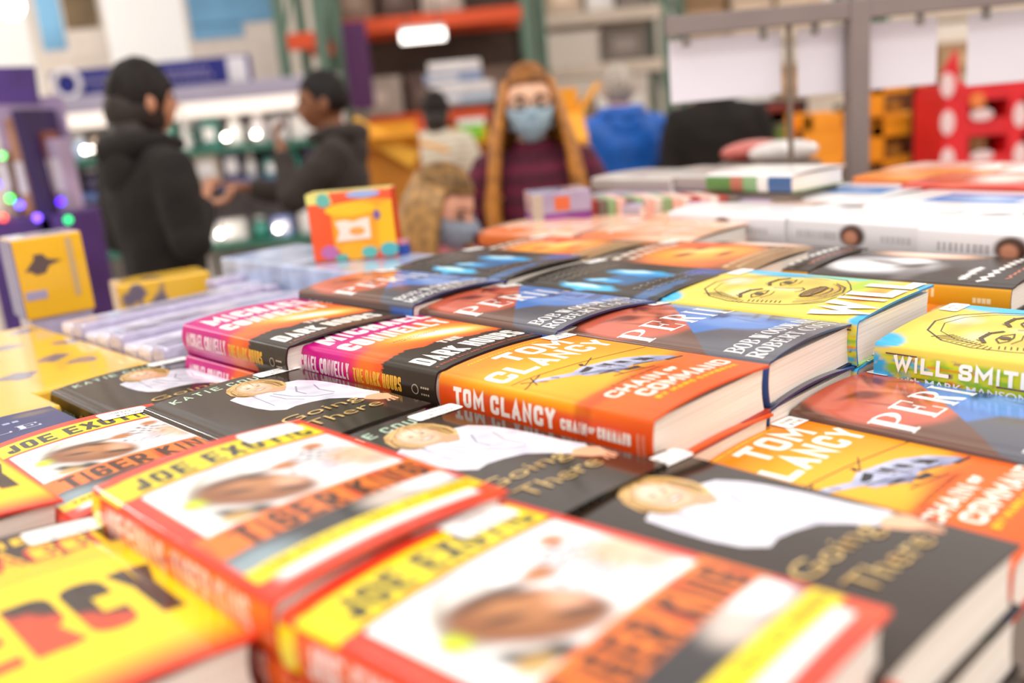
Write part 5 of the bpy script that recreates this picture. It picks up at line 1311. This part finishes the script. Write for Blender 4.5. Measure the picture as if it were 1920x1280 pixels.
def plaid(name, a, b_, c_, sc=9):
    m = mat(name, a, .85); nt = m.node_tree; bs = nt.nodes['Principled BSDF']; tc = nt.nodes['Texture Coordinate']
    last = None
    for k, (dirn, col) in enumerate((('X', b_), ('Z', b_), ('Z', c_))):
        wv = nt.nodes.new('ShaderNodeTexWave'); wv.bands_direction = dirn; wv.inputs['Scale'].default_value = sc * (1 if k < 2 else .5); wv.inputs['Distortion'].default_value = .6
        nt.links.new(tc.outputs['Object'], wv.inputs['Vector'])
        mx = nt.nodes.new('ShaderNodeMix'); mx.data_type = 'RGBA'; mu = nt.nodes.new('ShaderNodeMath'); mu.operation = 'MULTIPLY'; mu.inputs[1].default_value = .6
        nt.links.new(wv.outputs['Fac'], mu.inputs[0]); nt.links.new(mu.outputs[0], mx.inputs[0])
        if last is None: mx.inputs[6].default_value = (*lin(a), 1)
        else: nt.links.new(last, mx.inputs[6])
        mx.inputs[7].default_value = (*lin(col), 1); last = mx.outputs[2]
    nt.links.new(last, bs.inputs['Base Color']); return m
jeans = mat('denim', '#2c3446', .85); blk = mat('trouser_black', '#1c1a1a', .85)
black_hoodie = mat('hoodie_black', '#17100c', .9, vary=.25, scale=12, bump=.3)
grey_hoodie = mat('hoodie_grey', '#352c28', .9, vary=.2, scale=12, bump=.3)
blue_jacket = mat('jacket_blue', '#0a5fc0', .5, vary=.2, scale=7, bump=.4)
# woman with long red-blonde hair
wo, HM = person(992, 196, 3.0, (0, -1), 'person with long red-blonde hair, blue face mask and burgundy plaid shirt behind the table', '#f0bc9c', plaid('plaid_burgundy', '#5c1030', '#1c0b10', '#761a3c'), jeans,
    hair_long('#b5742c', '#c98a3e', .46, n=84, spread=.27), mask='#d4edff', wide=.93, slim=.92)
gl = MB()
for s in (-1, 1): gl.tube([(s * .033 + .026 * math.cos(t), -.108 - .004 * math.cos(t) * s * 0, .004 + .019 * math.sin(t)) for t in [2 * math.pi * i / 18 for i in range(19)]], .0022, 6, False).tube([(s * .059, -.104, .008), (s * .080, -.05, .01), (s * .083, .012, .006)], .0018, 6)
gl.tube([(-.009, -.110, .008), (.009, -.110, .008)], .0018, 6).xf(HM).build('glasses', mat('frame_brown', '#3a2420', .3), wo)
# girl in front of her
person(822, 388, 2.5, (.86, -.5), 'child with long fair hair and pale mask looking down at the table', '#e8a88c', mat('coat_pink', '#e88f94', .85), jeans, hair_long('#a47a44', '#b98a4a', .30, True, .5, 56, .03), mask='#cddcf0', wide=.9, slim=.9, head_tilt=.35, child=True)
# man in black, seen from behind
def bulk(b): b.sphere((0, .025, -.03), 1, (.080, .098, .10)); b.tube([(0, .05, -.06), (0, .045, -.13), (0, .02, -.17)], [.07, .062, .06], 14)
person(258, 188, 3.0, (.62, .62), 'person in black hooded jacket seen from behind at the left', '#c88a6a', black_hoodie, blk, hair_short('#24160f', .2, -.95, 1.13, bulk), hood=True,
    arms=dict(L=((.25, .02, 1.14), (.10, -.18, 1.20)), R=((-.25, .03, 1.14), (-.13, -.09, 1.24))), wide=1.05)
# man in grey hoodie, profile
person(612, 190, 3.9, (-1, -.05), 'person in dark grey hoodie in profile, hands raised, behind the gift box', '#8a5638', grey_hoodie, blk, hair_short('#221712', .42, -.35, 1.10), hood=True,
    arms=dict(L=((.22, -.16, 1.20), (.10, -.20, 1.38)), R=((-.22, -.20, 1.18), (-.14, -.42, 1.24))))
# person in cream seen from behind
def bun(b): b.sphere((0, .05, -.06), 1, (.075, .07, .10))
person(817, 208, 6.0, (.1, 1), 'person with dark hair in cream checked jacket, far behind, seen from the back', '#b98a6a', plaid('plaid_cream', '#d6ccb8', '#b3a690', '#e9e2d2', 14), blk, hair_short('#24160f', .3, -.9, 1.14, bun), wide=1.05)
# man in bright blue jacket
person(1160, 165, 5.0, (-.15, 1), 'person with grey hair in bright blue hooded jacket seen from the back', '#d8a890', blue_jacket, jeans, hair_short('#ddd3c8', .4, -.6, 1.10), hood=True, wide=1.15, slim=1.1)
# dark coat behind the left sheet
person(1340, 140, 4.7, (.1, 1), 'person in black coat standing behind the left hanging sheet', '#c09078', mat('coat_black', '#18100c', .9, vary=.3, scale=10), blk, hair_short('#2a201a', .4, -.6, 1.10), wide=1.15, slim=1.1)

# ------------------------------------------------------------------ the store behind
def span(x0, y0, x1, y1, d):
    """axis-aligned extents at distance d of a photo rectangle"""
    ym = (max(y0, 0) + y1) / 2; xm = (x0 + x1) / 2
    return pix(x0, ym, d).x, pix(x1, ym, d).x, pix(xm, y1, d).z, pix(xm, y0, d).z
def zat(px, py, d): return pix(px, py, d).z
def xat(px, py, d): return pix(px, py, d).x
# banners high on the left
def board(nm, label, cat, x0, y0, x1, y1, d, m, th=.04, marks=()):
    a, b, z0, z1 = span(x0, y0, x1, y1, d); e = empty(nm, (a, d, z0), 0, label, cat)
    MB().box(0, b - a, 0, th, 0, z1 - z0, .005).build('panel', m, e)
    for nm2, fx0, fz0, fx1, fz1, mm in marks:
        MB().box((b - a) * fx0, (b - a) * fx1, -.008, 0, (z1 - z0) * fz0, (z1 - z0) * fz1, .002).build(nm2, mm, e)
    for x in (.1, .9): MB().tube([((b - a) * x, th / 2, z1 - z0), ((b - a) * x, th / 2, 6.2 - z0)], .006, 6).build('cable', mat('cable_black', '#202020', .5), e)
    return e
beige = mat('banner_beige', '#d9cdc4', .7); bblue = mat('banner_blue', '#6fa3c8', .7, vary=.2, scale=2); bbrown = mat('banner_brown', '#6e5a3e', .7, vary=.35, scale=3); bwhite = mat('banner_white', '#ffffff', .7, vary=0)
board('hanging_banner', 'hanging banner with blue and brown picture at the upper left', 'banner', 72, -150, 192, 112, 8.9, beige, .04, (('printed_patch', .02, .08, .40, .98, bblue), ('printed_patch', .44, .22, .98, .98, bbrown)))
board('hanging_banner', 'plain white hanging banner between two pictured ones', 'banner', 200, -150, 350, 122, 8.9, bwhite)
board('hanging_banner', 'beige hanging banner with broad blue brush band', 'banner', 352, -150, 534, 168, 8.9, beige, .04, (('printed_patch', .06, .40, .95, .72, bblue), ('printed_patch', .06, .32, .6, .41, bblue)))
board('hanging_banner', 'white hanging banner at the top left corner', 'banner', -120, -150, 62, 190, 9.3, bwhite)
e = empty('wall_lamp', pix(20, 10, 8.5), 0, 'round white lamp glowing in the top left corner', 'lamp'); MB().sphere((0, 0, 0), .10).build('globe', mat('lamp_glow', '#fff6e8', .4, emit=9, vary=0), e, smooth=True); MB().tube([(0, 0, .09), (0, 0, 1.6)], .012).build('stem', mat('cable_black', '#202020', .5), e)
# navy department sign
a, b, z0, z1 = span(92, 118, 472, 176, 7.25)
e = empty('department_sign', (a, 7.25, z0), 0, 'navy department sign with round white emblem', 'sign'); L_ = b - a; Hh = z1 - z0
nav = mat('sign_navy', '#12187c', .5); lav = mat('sign_lavender', '#9a90b8', .5); wht = mat('sign_white', '#e9e4ea', .5)
MB().box(0, L_, 0, .06, 0, Hh, .008).build('panel', nav, e)
MB().box(L_ * .89, L_ * .985, -.01, 0, Hh * .15, Hh * .95).build('white_patch', wht, e)
MB().tube([(L_ * .085 + .095 * math.cos(t), -.008, Hh * .55 + .095 * math.sin(t)) for t in [2 * math.pi * i / 24 for i in range(25)]], .022, 8, False).build('round_emblem', wht, e, smooth=True)
for x0, x1, zz, h_ in ((.17, .34, .55, .12), (.55, .80, .60, .10), (.56, .82, .38, .10), (.2, .3, .25, .08)):
    for k in range(8): MB().box(L_ * (x0 + (x1 - x0) * k / 8), L_ * (x0 + (x1 - x0) * (k + .7) / 8), -.006, 0, Hh * zz, Hh * (zz + h_)).build('lettering', lav, e)
for x in (.03, .97): MB().box(L_ * x - .02, L_ * x + .02, .01, .05, -z0 + 0.0, 0).build('post', mat('sign_post', '#8a8290', .5), e)
# glass display case with goods
d = 6.6
xa, xb = xat(60, 300, d), xat(640, 300, d)
e = empty('display_case', (xa, d, 0), 0, 'long white lit display case with shelves under the navy sign', 'display case'); L_ = xb - xa
cw = mat('case_white', '#e6e1de', .5); grn = mat('shelf_green', '#2f6f5c', .5); blu = mat('shelf_blue', '#5a6fa8', .5)
zt = zat(350, 185, d)
MB().box(0, L_, .45, .5, 0, zt + .1).build('back_panel', mat('case_back', '#a89c98', .6, vary=.3, scale=5), e)
MB().box(0, L_, -.02, .5, zt - .02, zt + .08, .01).build('header', mat('case_lavender', '#a9a2b8', .5), e)
MB().box(.02, L_ - .02, -.01, .3, zt - .13, zt - .03, .01).build('light_panel', mat('case_light', '#fff4ea', .5, emit=.35, vary=0), e)
SH = []
for k, py in enumerate((276, 342, 455)):
    zz = zat(400, py, d); SH.append(zz); MB().box(0, L_, -.03 * (k + 1), .46, zz - .045, zz, .004).build('shelf', (grn, blu, grn)[k], e)
for x in (0, L_ / 2, L_ - .03): MB().box(x, x + .03, -.01, .47, 0, zt).build('divider', cw, e)
MB().box(0, L_, 0, .45, 0, .12).build('plinth', cw, e)
r = random.Random(11); cols = ['#ece6e2', '#d8d2d4', '#3f9a88', '#2f7f74', '#c9b49c', '#7f8fc4', '#5c524e', '#f6f2ee', '#a9beda', '#8a5c4a', '#463a5a', '#efe9ea']
proto = {}
for row, zz in enumerate(SH):
    x = xa + .06
    while x < xb - .2:
        wd = r.uniform(.09, .2); hg = min(r.uniform(.12, .24), .24); c = r.choice(cols); key = c + str(r.randrange(2))
        if key not in proto:
            t = empty('goods_package', (x, d + .05, zz), 0, 'small blurred package standing on the shelves of the long lit case', 'package', 'packages in the display case')
            m_ = mat('pack_' + c[1:], c, .25, coat=.5, vary=.15)
            if key.endswith('0'): MB().box(0, .12, 0, .12, 0, .17, .006).build('carton', m_, t); MB().box(.02, .10, -.003, 0, .04, .12).build('printed_patch', mat('pack_label', '#f4efec', .3), t)
            else: MB().tube([(.06, .06, 0), (.06, .06, .1), (.06, .06, .125), (.06, .06, .17)], [.055, .055, .03, .03], 16).build('bottle_body', m_, t, smooth=True); MB().tube([(.06, .06, .17), (.06, .06, .195)], .034, 14).build('cap', mat('pack_cap', '#e8e2de', .3), t)
            proto[key] = t
        else: t = copy_tree(proto[key]); t.location = (x, d + .05, zz)
        s_ = wd / .13; t.scale = (s_, 1, min(hg / .17, 1.25)); x += wd + r.uniform(.0, .05)
for k, (px, py) in enumerate(((325, 247), (403, 380), (515, 387), (420, 232), (478, 240), (345, 300), (175, 258), (150, 232), (370, 420), (545, 300))):  # glowing bulbs added to draw the blurred highlight discs
    q = pix(px, py, d - .02); zz = min(SH, key=lambda s: abs(s - q.z) + (0 if s < q.z + .05 else 5))
    q.z = zz
    o = empty('highlight_bulb', q, 0, 'tiny glowing bulb added for a bright highlight among the packages of the lit case', 'lamp', 'highlight bulbs in the display case')
    MB().sphere((0, 0, .06), .018).build('bulb', mat('bulb_white', '#fff0e4', .3, emit=22, vary=0), o, smooth=True); MB().tube([(0, 0, 0), (0, 0, .045)], .012, 8).build('socket', mat('clip_steel', '#9a928c', .4, .6), o)

# purple holiday stand at the left edge
d = 3.5; xa = xat(-60, 300, d); e = empty('holiday_stand', (xa, d, 0), 0, 'tall purple holiday display stand at the left edge', 'display stand')
pur = mat('card_purple', '#4a2a78', .5, vary=.2); dpu = mat('card_dark_purple', '#2e1450', .5); lvn = mat('card_lavender', '#a48fb4', .5, vary=.3, scale=4)
W1 = xat(128, 400, d) - xa; zt = zat(30, 190, d)
MB().box(0, W1 * .82, .25, .28, 0, zt + .02).build('back_panel', lvn, e)
MB().prism([(W1 * .62, zt - .03), (W1 * .74, zt - .03), (W1 * 1.0, .0), (W1 * .85, .0)], 0, .3).xf(Matrix.Translation((0, .28, 0)) @ Matrix.Rotation(math.pi / 2, 4, 'X')).build('side_panel', dpu, e)
MB().box(0, W1 * .60, -.03, .0, zt + .0, zt + .13, .004).xf(Matrix.Rotation(.07, 4, 'Y')).build('header_panel', pur, e)
MB().box(0, W1 * .98, -.02, .3, 0, Z0 - .02, .01).build('base', pur, e)
for k, (px, c) in enumerate(((12, '#b8826a'), (40, '#c9b4c8'), (62, '#8a4a3c'), (82, '#b9a4c4'), (-20, '#b49a8c'))):
    x = xat(px, 340, d); t = empty('tall_package', (x, d + .07, Z0 - .02), 0, ['tan tall package', 'pale lilac tall package', 'rust red tall package', 'lilac tall package nearest the side panel', 'beige tall package at the frame edge'][k] + ' on the purple holiday stand', 'package')
    MB().box(0, .045, 0, .12, 0, .36 - .03 * k, .006).build('carton', mat('tall_' + c[1:], c, .4, vary=.3), t); MB().box(.008, .037, -.002, 0, .08, .2).build('printed_patch', mat('tall_label', '#e6dce6', .4), t)
for k, (px, py, c, nm) in enumerate(((19, 372, '#2ee04a', 'green'), (37, 384, '#5a50ff', 'blue'), (6, 408, '#e0402a', 'red'), (114, 378, '#4a10f0', 'violet'), (-6, 345, '#5040ff', 'indigo'), (4, 292, '#58c060', 'pale green'), (128, 412, '#20b060', 'sea green'), (70, 408, '#7a50ff', 'lilac'))):
    q = pix(px, py, d - .04); t = empty('fairy_light', q, 0, nm + ' fairy light glowing on the purple holiday stand', 'light')
    MB().sphere((0, 0, 0), .012).build('bulb', mat('glow_' + c[1:], c, .3, emit=5, vary=0), t, smooth=True); MB().tube([(0, 0, .01), (0, .02, .03)], .004, 8).build('socket', mat('cable_black', '#202020', .5), t)

# pallet racking
up = mat('rack_green', '#5f7a68', .5); ora = mat('rack_orange', '#e2501a', .5)
r = random.Random(21)
cart = {}
def rack(label, x0, x1, d, beams, cols, hmax=5.4, fill=True, bm_=None, dens=.9, back=None):
    e = empty('pallet_rack', (x0, d, 0), 0, label, 'rack'); L_ = x1 - x0
    for x in (0, L_ - .09):
        for yy in (0, .95): MB().box(x, x + .09, yy, yy + .07, 0, hmax, .004).build('upright', up, e)
        for k in range(6):
            z = .3 + k * .85; MB().tube([(x + .045, .03, z), (x + .045, .98, z + .8)], .018, 8).build('brace', up, e)
    for z in beams:
        for yy in (0, .95): MB().box(.09, L_ - .09, yy, yy + .06, z - .13, z, .006).build('beam', bm_ or ora, e)
        MB().box(.09, L_ - .09, .06, .95, z - .02, z + .0).build('deck', mat('deck_wire', '#8a8078', .5, .4), e)
    if back: MB().box(.09, L_ - .09, 1.02, 1.04, 0, hmax).build('added_dark_sheet', back, e)  # dark sheet added to give the rack its dark interior
    for z, top in zip([0] + beams, beams + [hmax]):
        x = .12
        while fill and x < L_ - .4:
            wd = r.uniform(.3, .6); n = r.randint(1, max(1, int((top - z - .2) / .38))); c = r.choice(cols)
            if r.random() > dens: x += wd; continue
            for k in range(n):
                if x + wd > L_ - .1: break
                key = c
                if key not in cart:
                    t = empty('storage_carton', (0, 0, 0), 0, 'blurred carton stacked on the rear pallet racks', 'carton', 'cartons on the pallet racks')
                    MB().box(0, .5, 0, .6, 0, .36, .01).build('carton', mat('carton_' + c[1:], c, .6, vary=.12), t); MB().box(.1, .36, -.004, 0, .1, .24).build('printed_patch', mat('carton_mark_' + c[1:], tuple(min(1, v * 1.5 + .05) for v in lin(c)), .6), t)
                    cart[key] = t
                else: t = copy_tree(cart[key])
                t.location = (x0 + x, d + .12 + r.uniform(-.05, .05), z + .37 * k + .001); t.scale = (wd / .52, 1, 1)
            x += wd + r.uniform(.0, .06)
    return e
crm = mat('rack_cream', '#cdbcab', .5)
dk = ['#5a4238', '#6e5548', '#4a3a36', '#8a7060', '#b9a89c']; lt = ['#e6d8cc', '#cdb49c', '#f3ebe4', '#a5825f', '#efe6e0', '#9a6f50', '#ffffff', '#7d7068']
rack('orange and green pallet rack in the middle behind the cream jacket', xat(628, 200, 9.2), xat(1010, 200, 9.2), 9.2, [zat(850, 205, 9.2), zat(850, 20, 9.2) + .0], dk, 4.2, dens=1.1, back=mat('rack_interior_dark', '#5a463c', .8, vary=.3, scale=3))
rack('green pallet rack with pale cartons behind the blue jacket', xat(1020, 200, 10.2), xat(1265, 200, 10.2), 10.2, [zat(1100, 250, 10.2), zat(1100, 120, 10.2), zat(1100, 20, 10.2)], lt, 5, bm_=crm)
rack('pallet rack with pale cartons behind the hanging sheets', xat(1275, 200, 10.6), xat(1640, 200, 10.6), 10.6, [zat(1400, 190, 10.6), zat(1400, 60, 10.6)], lt, 5, bm_=crm)
rack('pallet rack with pale cartons at the right edge', xat(1650, 200, 10.6), xat(2010, 200, 10.6), 10.6, [zat(1700, 150, 10.6), zat(1700, 20, 10.6)], lt, 5, bm_=crm)
rack('tall narrow pallet rack at the end of the lit case', xat(535, 200, 8.1), xat(628, 200, 8.1), 8.1, [zat(580, 190, 8.1), zat(580, 60, 8.1)], ['#b9a4a0', '#8a6a70', '#e6dcd8', '#9a3a2a'], 4.4)
a, b, z0, z1 = span(648, 40, 694, 205, 8.4); e = empty('purple_banner', (a, 8.4, z0), 0, 'narrow purple banner beside the pallet rack', 'banner'); MB().box(0, b - a, 0, .03, 0, z1 - z0, .004).build('panel', mat('banner_purple', '#5a2a5c', .7), e); MB().box((b - a) / 2 - .02, (b - a) / 2 + .02, .03, .06, -z0, z1 - z0).build('pole', up, e)
# slanted galvanised brace and white trays in the middle
a, b, z0, z1 = span(795, 112, 925, 195, 7.8)
tr = empty('shelf_unit', (a, 7.8, 0), 0, 'low dark shelf unit holding pale trays behind the cream jacket', 'shelf unit'); MB().box(0, b - a, 0, .5, z0 - .04, z0).box(0, .05, 0, .5, 0, z0).box(b - a - .05, b - a, 0, .5, 0, z0).build('frame', mat('unit_dark', '#4a3c36', .6), tr)
for k in range(4):
    t = empty('pale_tray', (a + .04 * (k % 2), 7.82, z0 + (z1 - z0) * k / 4), 0, ['pale blue tray lowest in its stack', 'white tray second in its stack', 'blue tray third in its stack', 'white tray topmost of its stack'][k] + ' on the dark shelf unit', 'tray')
    MB().box(0, (b - a) * (1 - .08 * k), 0, .4, 0, (z1 - z0) / 4 - .004, .01).build('tray_body', mat(['tray_paleblue', 'tray_white', 'tray_blue', 'tray_white'][k], ['#b4c2d2', '#e6e2e2', '#8fa2c4', '#e6e2e2'][k], .4), t); MB().box(.04, (b - a) * .5, -.006, 0, .02, (z1 - z0) / 4 - .03).build('printed_patch', mat('tray_mark', '#f2f0f0', .5), t)
a, b, z0, z1 = span(752, 55, 835, 85, 8.9); e = empty('tube_light', (a, 8.9, z0), 0, 'bright tube light inside the dark pallet rack', 'lamp'); MB().tube([(0, 0, .08), (b - a, 0, .08)], .05, 12).build('tube', mat('tube_glow', '#fff8f0', .3, emit=3, vary=0), e, smooth=True); MB().box(0, b - a, -.04, .08, .14, .17).build('housing', mat('lamp_white', '#dcdcdc', .4), e)
for x in (.06, b - a - .06): MB().tube([(x, .02, .17), (x, .02, 6.2 - z0)], .006, 6).build('cable', mat('cable_black', '#202020', .5), e)
# yellow bulk bins
yel = mat('bin_yellow', '#f0a31c', .5, vary=.12); och = mat('bin_ochre', '#c27a1c', .6, vary=.15)
def bin_(px, py, d, s, rz, label, tilt):
    q = pix(px, py, d); e = empty('bulk_bin', (q.x, q.y, 0), rz, label, 'bin')
    z = q.z; w_ = .42 * s
    MB().box(-w_, w_, -w_, -w_ + .02, 0, z).build('front_panel', och, e); MB().box(-w_, w_, w_ - .02, w_, 0, z + .12).build('back_panel', yel, e)
    MB().box(-w_, -w_ + .02, -w_ + .02, w_ - .02, 0, z).build('side_panel', och, e); MB().box(w_ - .02, w_, -w_ + .02, w_ - .02, 0, z).build('side_panel', och, e)
    MB().box(-w_, w_, -.16, 0, 0, .014, .003).xf(Matrix.Translation((0, -w_, z)) @ Matrix.Rotation(-tilt, 4, 'X')).build('flap', yel, e)
    MB().box(0, .16, -w_, w_, 0, .014, .003).xf(Matrix.Translation((w_, 0, z)) @ Matrix.Rotation(tilt, 4, 'Y')).build('flap', yel, e)
    return e, z
E1, z1_ = bin_(722, 275, 5.0, .42, .75, 'yellow cardboard bulk bin between grey hoodie and cream jacket', .35)
E2, z2_ = bin_(1066, 215, 4.45, .13, .3, 'yellow cardboard bulk bin between red-blonde hair and blue jacket', -.9)
def board_(E, z, L, ang, th, y): MB().box(-L / 2, L / 2, y - .02, y, -th / 2, th / 2, .006).xf(Matrix.Translation((0, 0, z)) @ Matrix.Rotation(ang, 4, 'Y')).build('side_board', mat('bin_bright', '#fbb83c', .45, vary=.1), E)
E1.rotation_euler[2] = .1; board_(E1, z1_ + .03, .36, .62, .085, -.22); E2.rotation_euler[2] = .1; board_(E2, z2_ - .10, .24, .95, .06, -.10)
e, z = bin_(885, 270, 6.6, .36, .2, 'yellow bulk bin holding a lime green tub', .1)
q = pix(885, 252, 6.4); t = empty('green_tub', (q.x, 6.44, z + .015), 0, 'lime green tub with white lid beyond the red-blonde hair', 'tub'); MB().tube([(0, 0, 0), (0, 0, .12)], [.08, .09], 18).build('tub_body', mat('tub_lime', '#7cc41c', .4), t, smooth=True); MB().tube([(0, 0, .12), (0, 0, .16)], .095, 18).build('lid', mat('tub_white', '#f2f2f0', .4), t)
for k, (px, py, c, lab) in enumerate(((760, 222, '#d84a1c', 'orange red'), (745, 300, '#b8402c', 'dark red'), (775, 250, '#c02a20', 'scarlet'))):
    q = pix(px, py + 25, 6.6 + .45 * k); t = empty('stacked_goods', (q.x, 6.6 + .45 * k, 0), .1, lab + ' pile of packed goods behind the yellow bin', 'goods'); MB().box(-.16, .16, 0, .3, 0, q.z + .05, .01).build('carton', mat('goods_' + c[1:], c, .5, vary=.3, scale=12), t); MB().box(-.1, .1, -.004, 0, q.z - .1, q.z).build('printed_patch', mat('goods_mark', '#e8c8b8', .5), t)
# orange crates
oc = mat('crate_orange', '#ff9c14', .45, vary=.1)
def crate(x0, y0, x1, y1, d, label, solid=False):
    a, b, z0, z1 = span(x0, y0, x1, y1, d); e = empty('orange_crate', (a, d, z0), 0, label, 'crate'); w_, h_ = b - a, z1 - z0; p = min(.08, w_ * .2)
    MB().box(0, w_, 0, .3, 0, h_ * .18, .005).build('base', oc, e)
    for x in (0, w_ - p):
        for yy in (0, .26): MB().box(x, x + p, yy, yy + .04, 0, h_, .005).build('corner_post', oc, e)
    MB().box(0, w_, 0, .02, h_ * .70, h_, .004).build('top_rail', oc, e); MB().box(0, w_, .28, .3, h_ * .7, h_, .004).build('top_rail', oc, e)
    if solid: MB().box(p * .5, w_ - p * .5, .004, .018, h_ * .1, h_ * .8).build('front_panel', oc, e)
    else: MB().box(p, w_ * .5, .05, .2, h_ * .18, h_ * .55, .005).build('content', mat('crate_goods', '#b07a2c', .6, vary=.4, scale=14), e); MB().box(.01, w_ - .01, .24, .26, h_ * .1, h_ * .8).build('back_panel', mat('crate_back', '#5a3416', .7), e)
    return e
st = empty('crate_stand', (xat(1500, 320, 4.5), 4.5, 0), 0, 'plain dark stand under the orange crates', 'stand'); zc = zat(1635, 316, 4.5); MB().box(0, xat(1772, 320, 4.5) - xat(1500, 320, 4.5), -.02, .36, 0, zat(1700, 312, 4.5), .01).build('plinth', mat('stand_brown', '#5c4636', .7), st)
crate(1508, 212, 1596, 318, 4.5, 'solid fronted orange crate left of the grey post', True)
crate(1632, 228, 1764, 312, 4.5, 'orange crate with goods, lower of two right of the grey post')
crate(1632, 150, 1764, 226, 4.5, 'orange crate stacked on another right of the grey post')
# red stand with white ovals
a, b, z0, z1 = span(1770, 95, 1990, 320, 4.1)
e = empty('red_stand', (a, 4.1, 0), 0, 'red cardboard stand with white oval badges at the right edge', 'display stand'); w_ = b - a
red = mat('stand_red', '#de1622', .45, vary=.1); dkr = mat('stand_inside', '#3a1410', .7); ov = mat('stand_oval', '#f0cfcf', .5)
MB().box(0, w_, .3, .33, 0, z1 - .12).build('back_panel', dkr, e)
for x0, x1 in ((0, .22), (.55, .68), (.92, 1.0)): MB().box(w_ * x0, w_ * x1, 0, .3, 0, z1 - .16, .006).build('column', red, e)
hz = z1 - z0
for k in range(5): MB().box(w_ * .02, w_ * .98, .004, .31, z0 - .3 + .30 * hz * k, z0 - .3 + .30 * hz * k + .075, .004).build('shelf', red, e)
MB().prism([(0, z1 - .17), (.14 * w_, z1 - .17), (.10 * w_, z1 + .02), (0, z1 - .06)], 0, .03).xf(Matrix.Translation((0, .03, 0)) @ Matrix.Rotation(math.pi / 2, 4, 'X')).build('crest', red, e)
for px, py in ((1776, 160), (1776, 230), (1776, 300), (1840, 215), (1840, 292), (1912, 215), (1912, 290)):
    q = pix(px, py, 4.1); m_ = MB(); m_.prism(ell(0, 0, .05 if 1800 < px < 1880 else .03, .025 if 1800 < px < 1880 else .052, 0, 20), 0, .006); m_.xf(Matrix.Translation((q.x - a, -.0, q.z)) @ Matrix.Rotation(math.pi / 2, 4, 'X')).build('oval_badge', ov, e)
MB().tube([(w_ * .27, -.004, zat(1808, 190, 4.1)), (w_ * .27, -.014, zat(1808, 190, 4.1))], .032, 20).build('round_badge', mat('badge_orange', '#f0813c', .5), e)
for k in range(4):
    q = pix(1830 + 14 * (k % 2), 258 if k < 2 else 190, 4.2); t = empty('packed_item', (q.x - .03, 4.2, z0 - .3 + .30 * hz * (2 if k < 2 else 3) + .0755), 0, ['olive item on the middle shelf', 'brown item on the middle shelf', 'dark item on the upper shelf', 'ochre item on the upper shelf'][k] + ' of the red stand', 'package')
    MB().box(0, .05, 0, .09, 0, .085, .006).build('carton', mat('item_%d' % k, ['#8a7a2a', '#6a4a2a', '#3a2a22', '#a8782c'][k], .5), t); MB().box(.012, .038, -.003, 0, .02, .06).build('printed_patch', mat('item_mark', '#d8c07a', .5), t)
# shadowy shelving behind the sheets, its shade put into the dark colours
a, b, z0, z1 = span(1395, 190, 1515, 320, 5.6)
e = empty('dark_shelving', (a, 5.6, 0), 0, 'dark shelving left of the orange crates', 'shelving'); w_ = b - a
MB().box(0, w_, .4, .44, 0, z1).build('back_panel', mat('shelving_dark', '#2c201c', .8), e)
for x in (0, w_ - .04): MB().box(x, x + .04, 0, .4, 0, z1).build('side_panel', mat('shelving_brown', '#3a2a24', .8), e)
for k in range(4): MB().box(.04, w_ - .04, .02, .4, z1 - .06 - .30 * k, z1 - .03 - .30 * k).build('shelf', mat('shelving_red', '#8c2a1c', .7) if k == 0 else mat('shelving_brown', '#3a2a24', .8), e)
for k, (fx, c) in enumerate(((.15, '#a88a2c'), (.40, '#4a6a34'), (.70, '#8aa04a'))):
    t = empty('jar', (a + w_ * fx, 5.75, z1 - .33), 0, ['ochre jar', 'dark green jar', 'pale green jar'][k] + ' on the dark shelving', 'jar'); MB().tube([(0, 0, 0), (0, 0, .15), (0, 0, .18)], [.05, .05, .035], 16).build('jar_body', mat('jar_' + c[1:], c, .4), t, smooth=True); MB().tube([(0, 0, .18), (0, 0, .2)], .038, 16).build('lid', mat('jar_lid', '#c8b89a', .4), t)
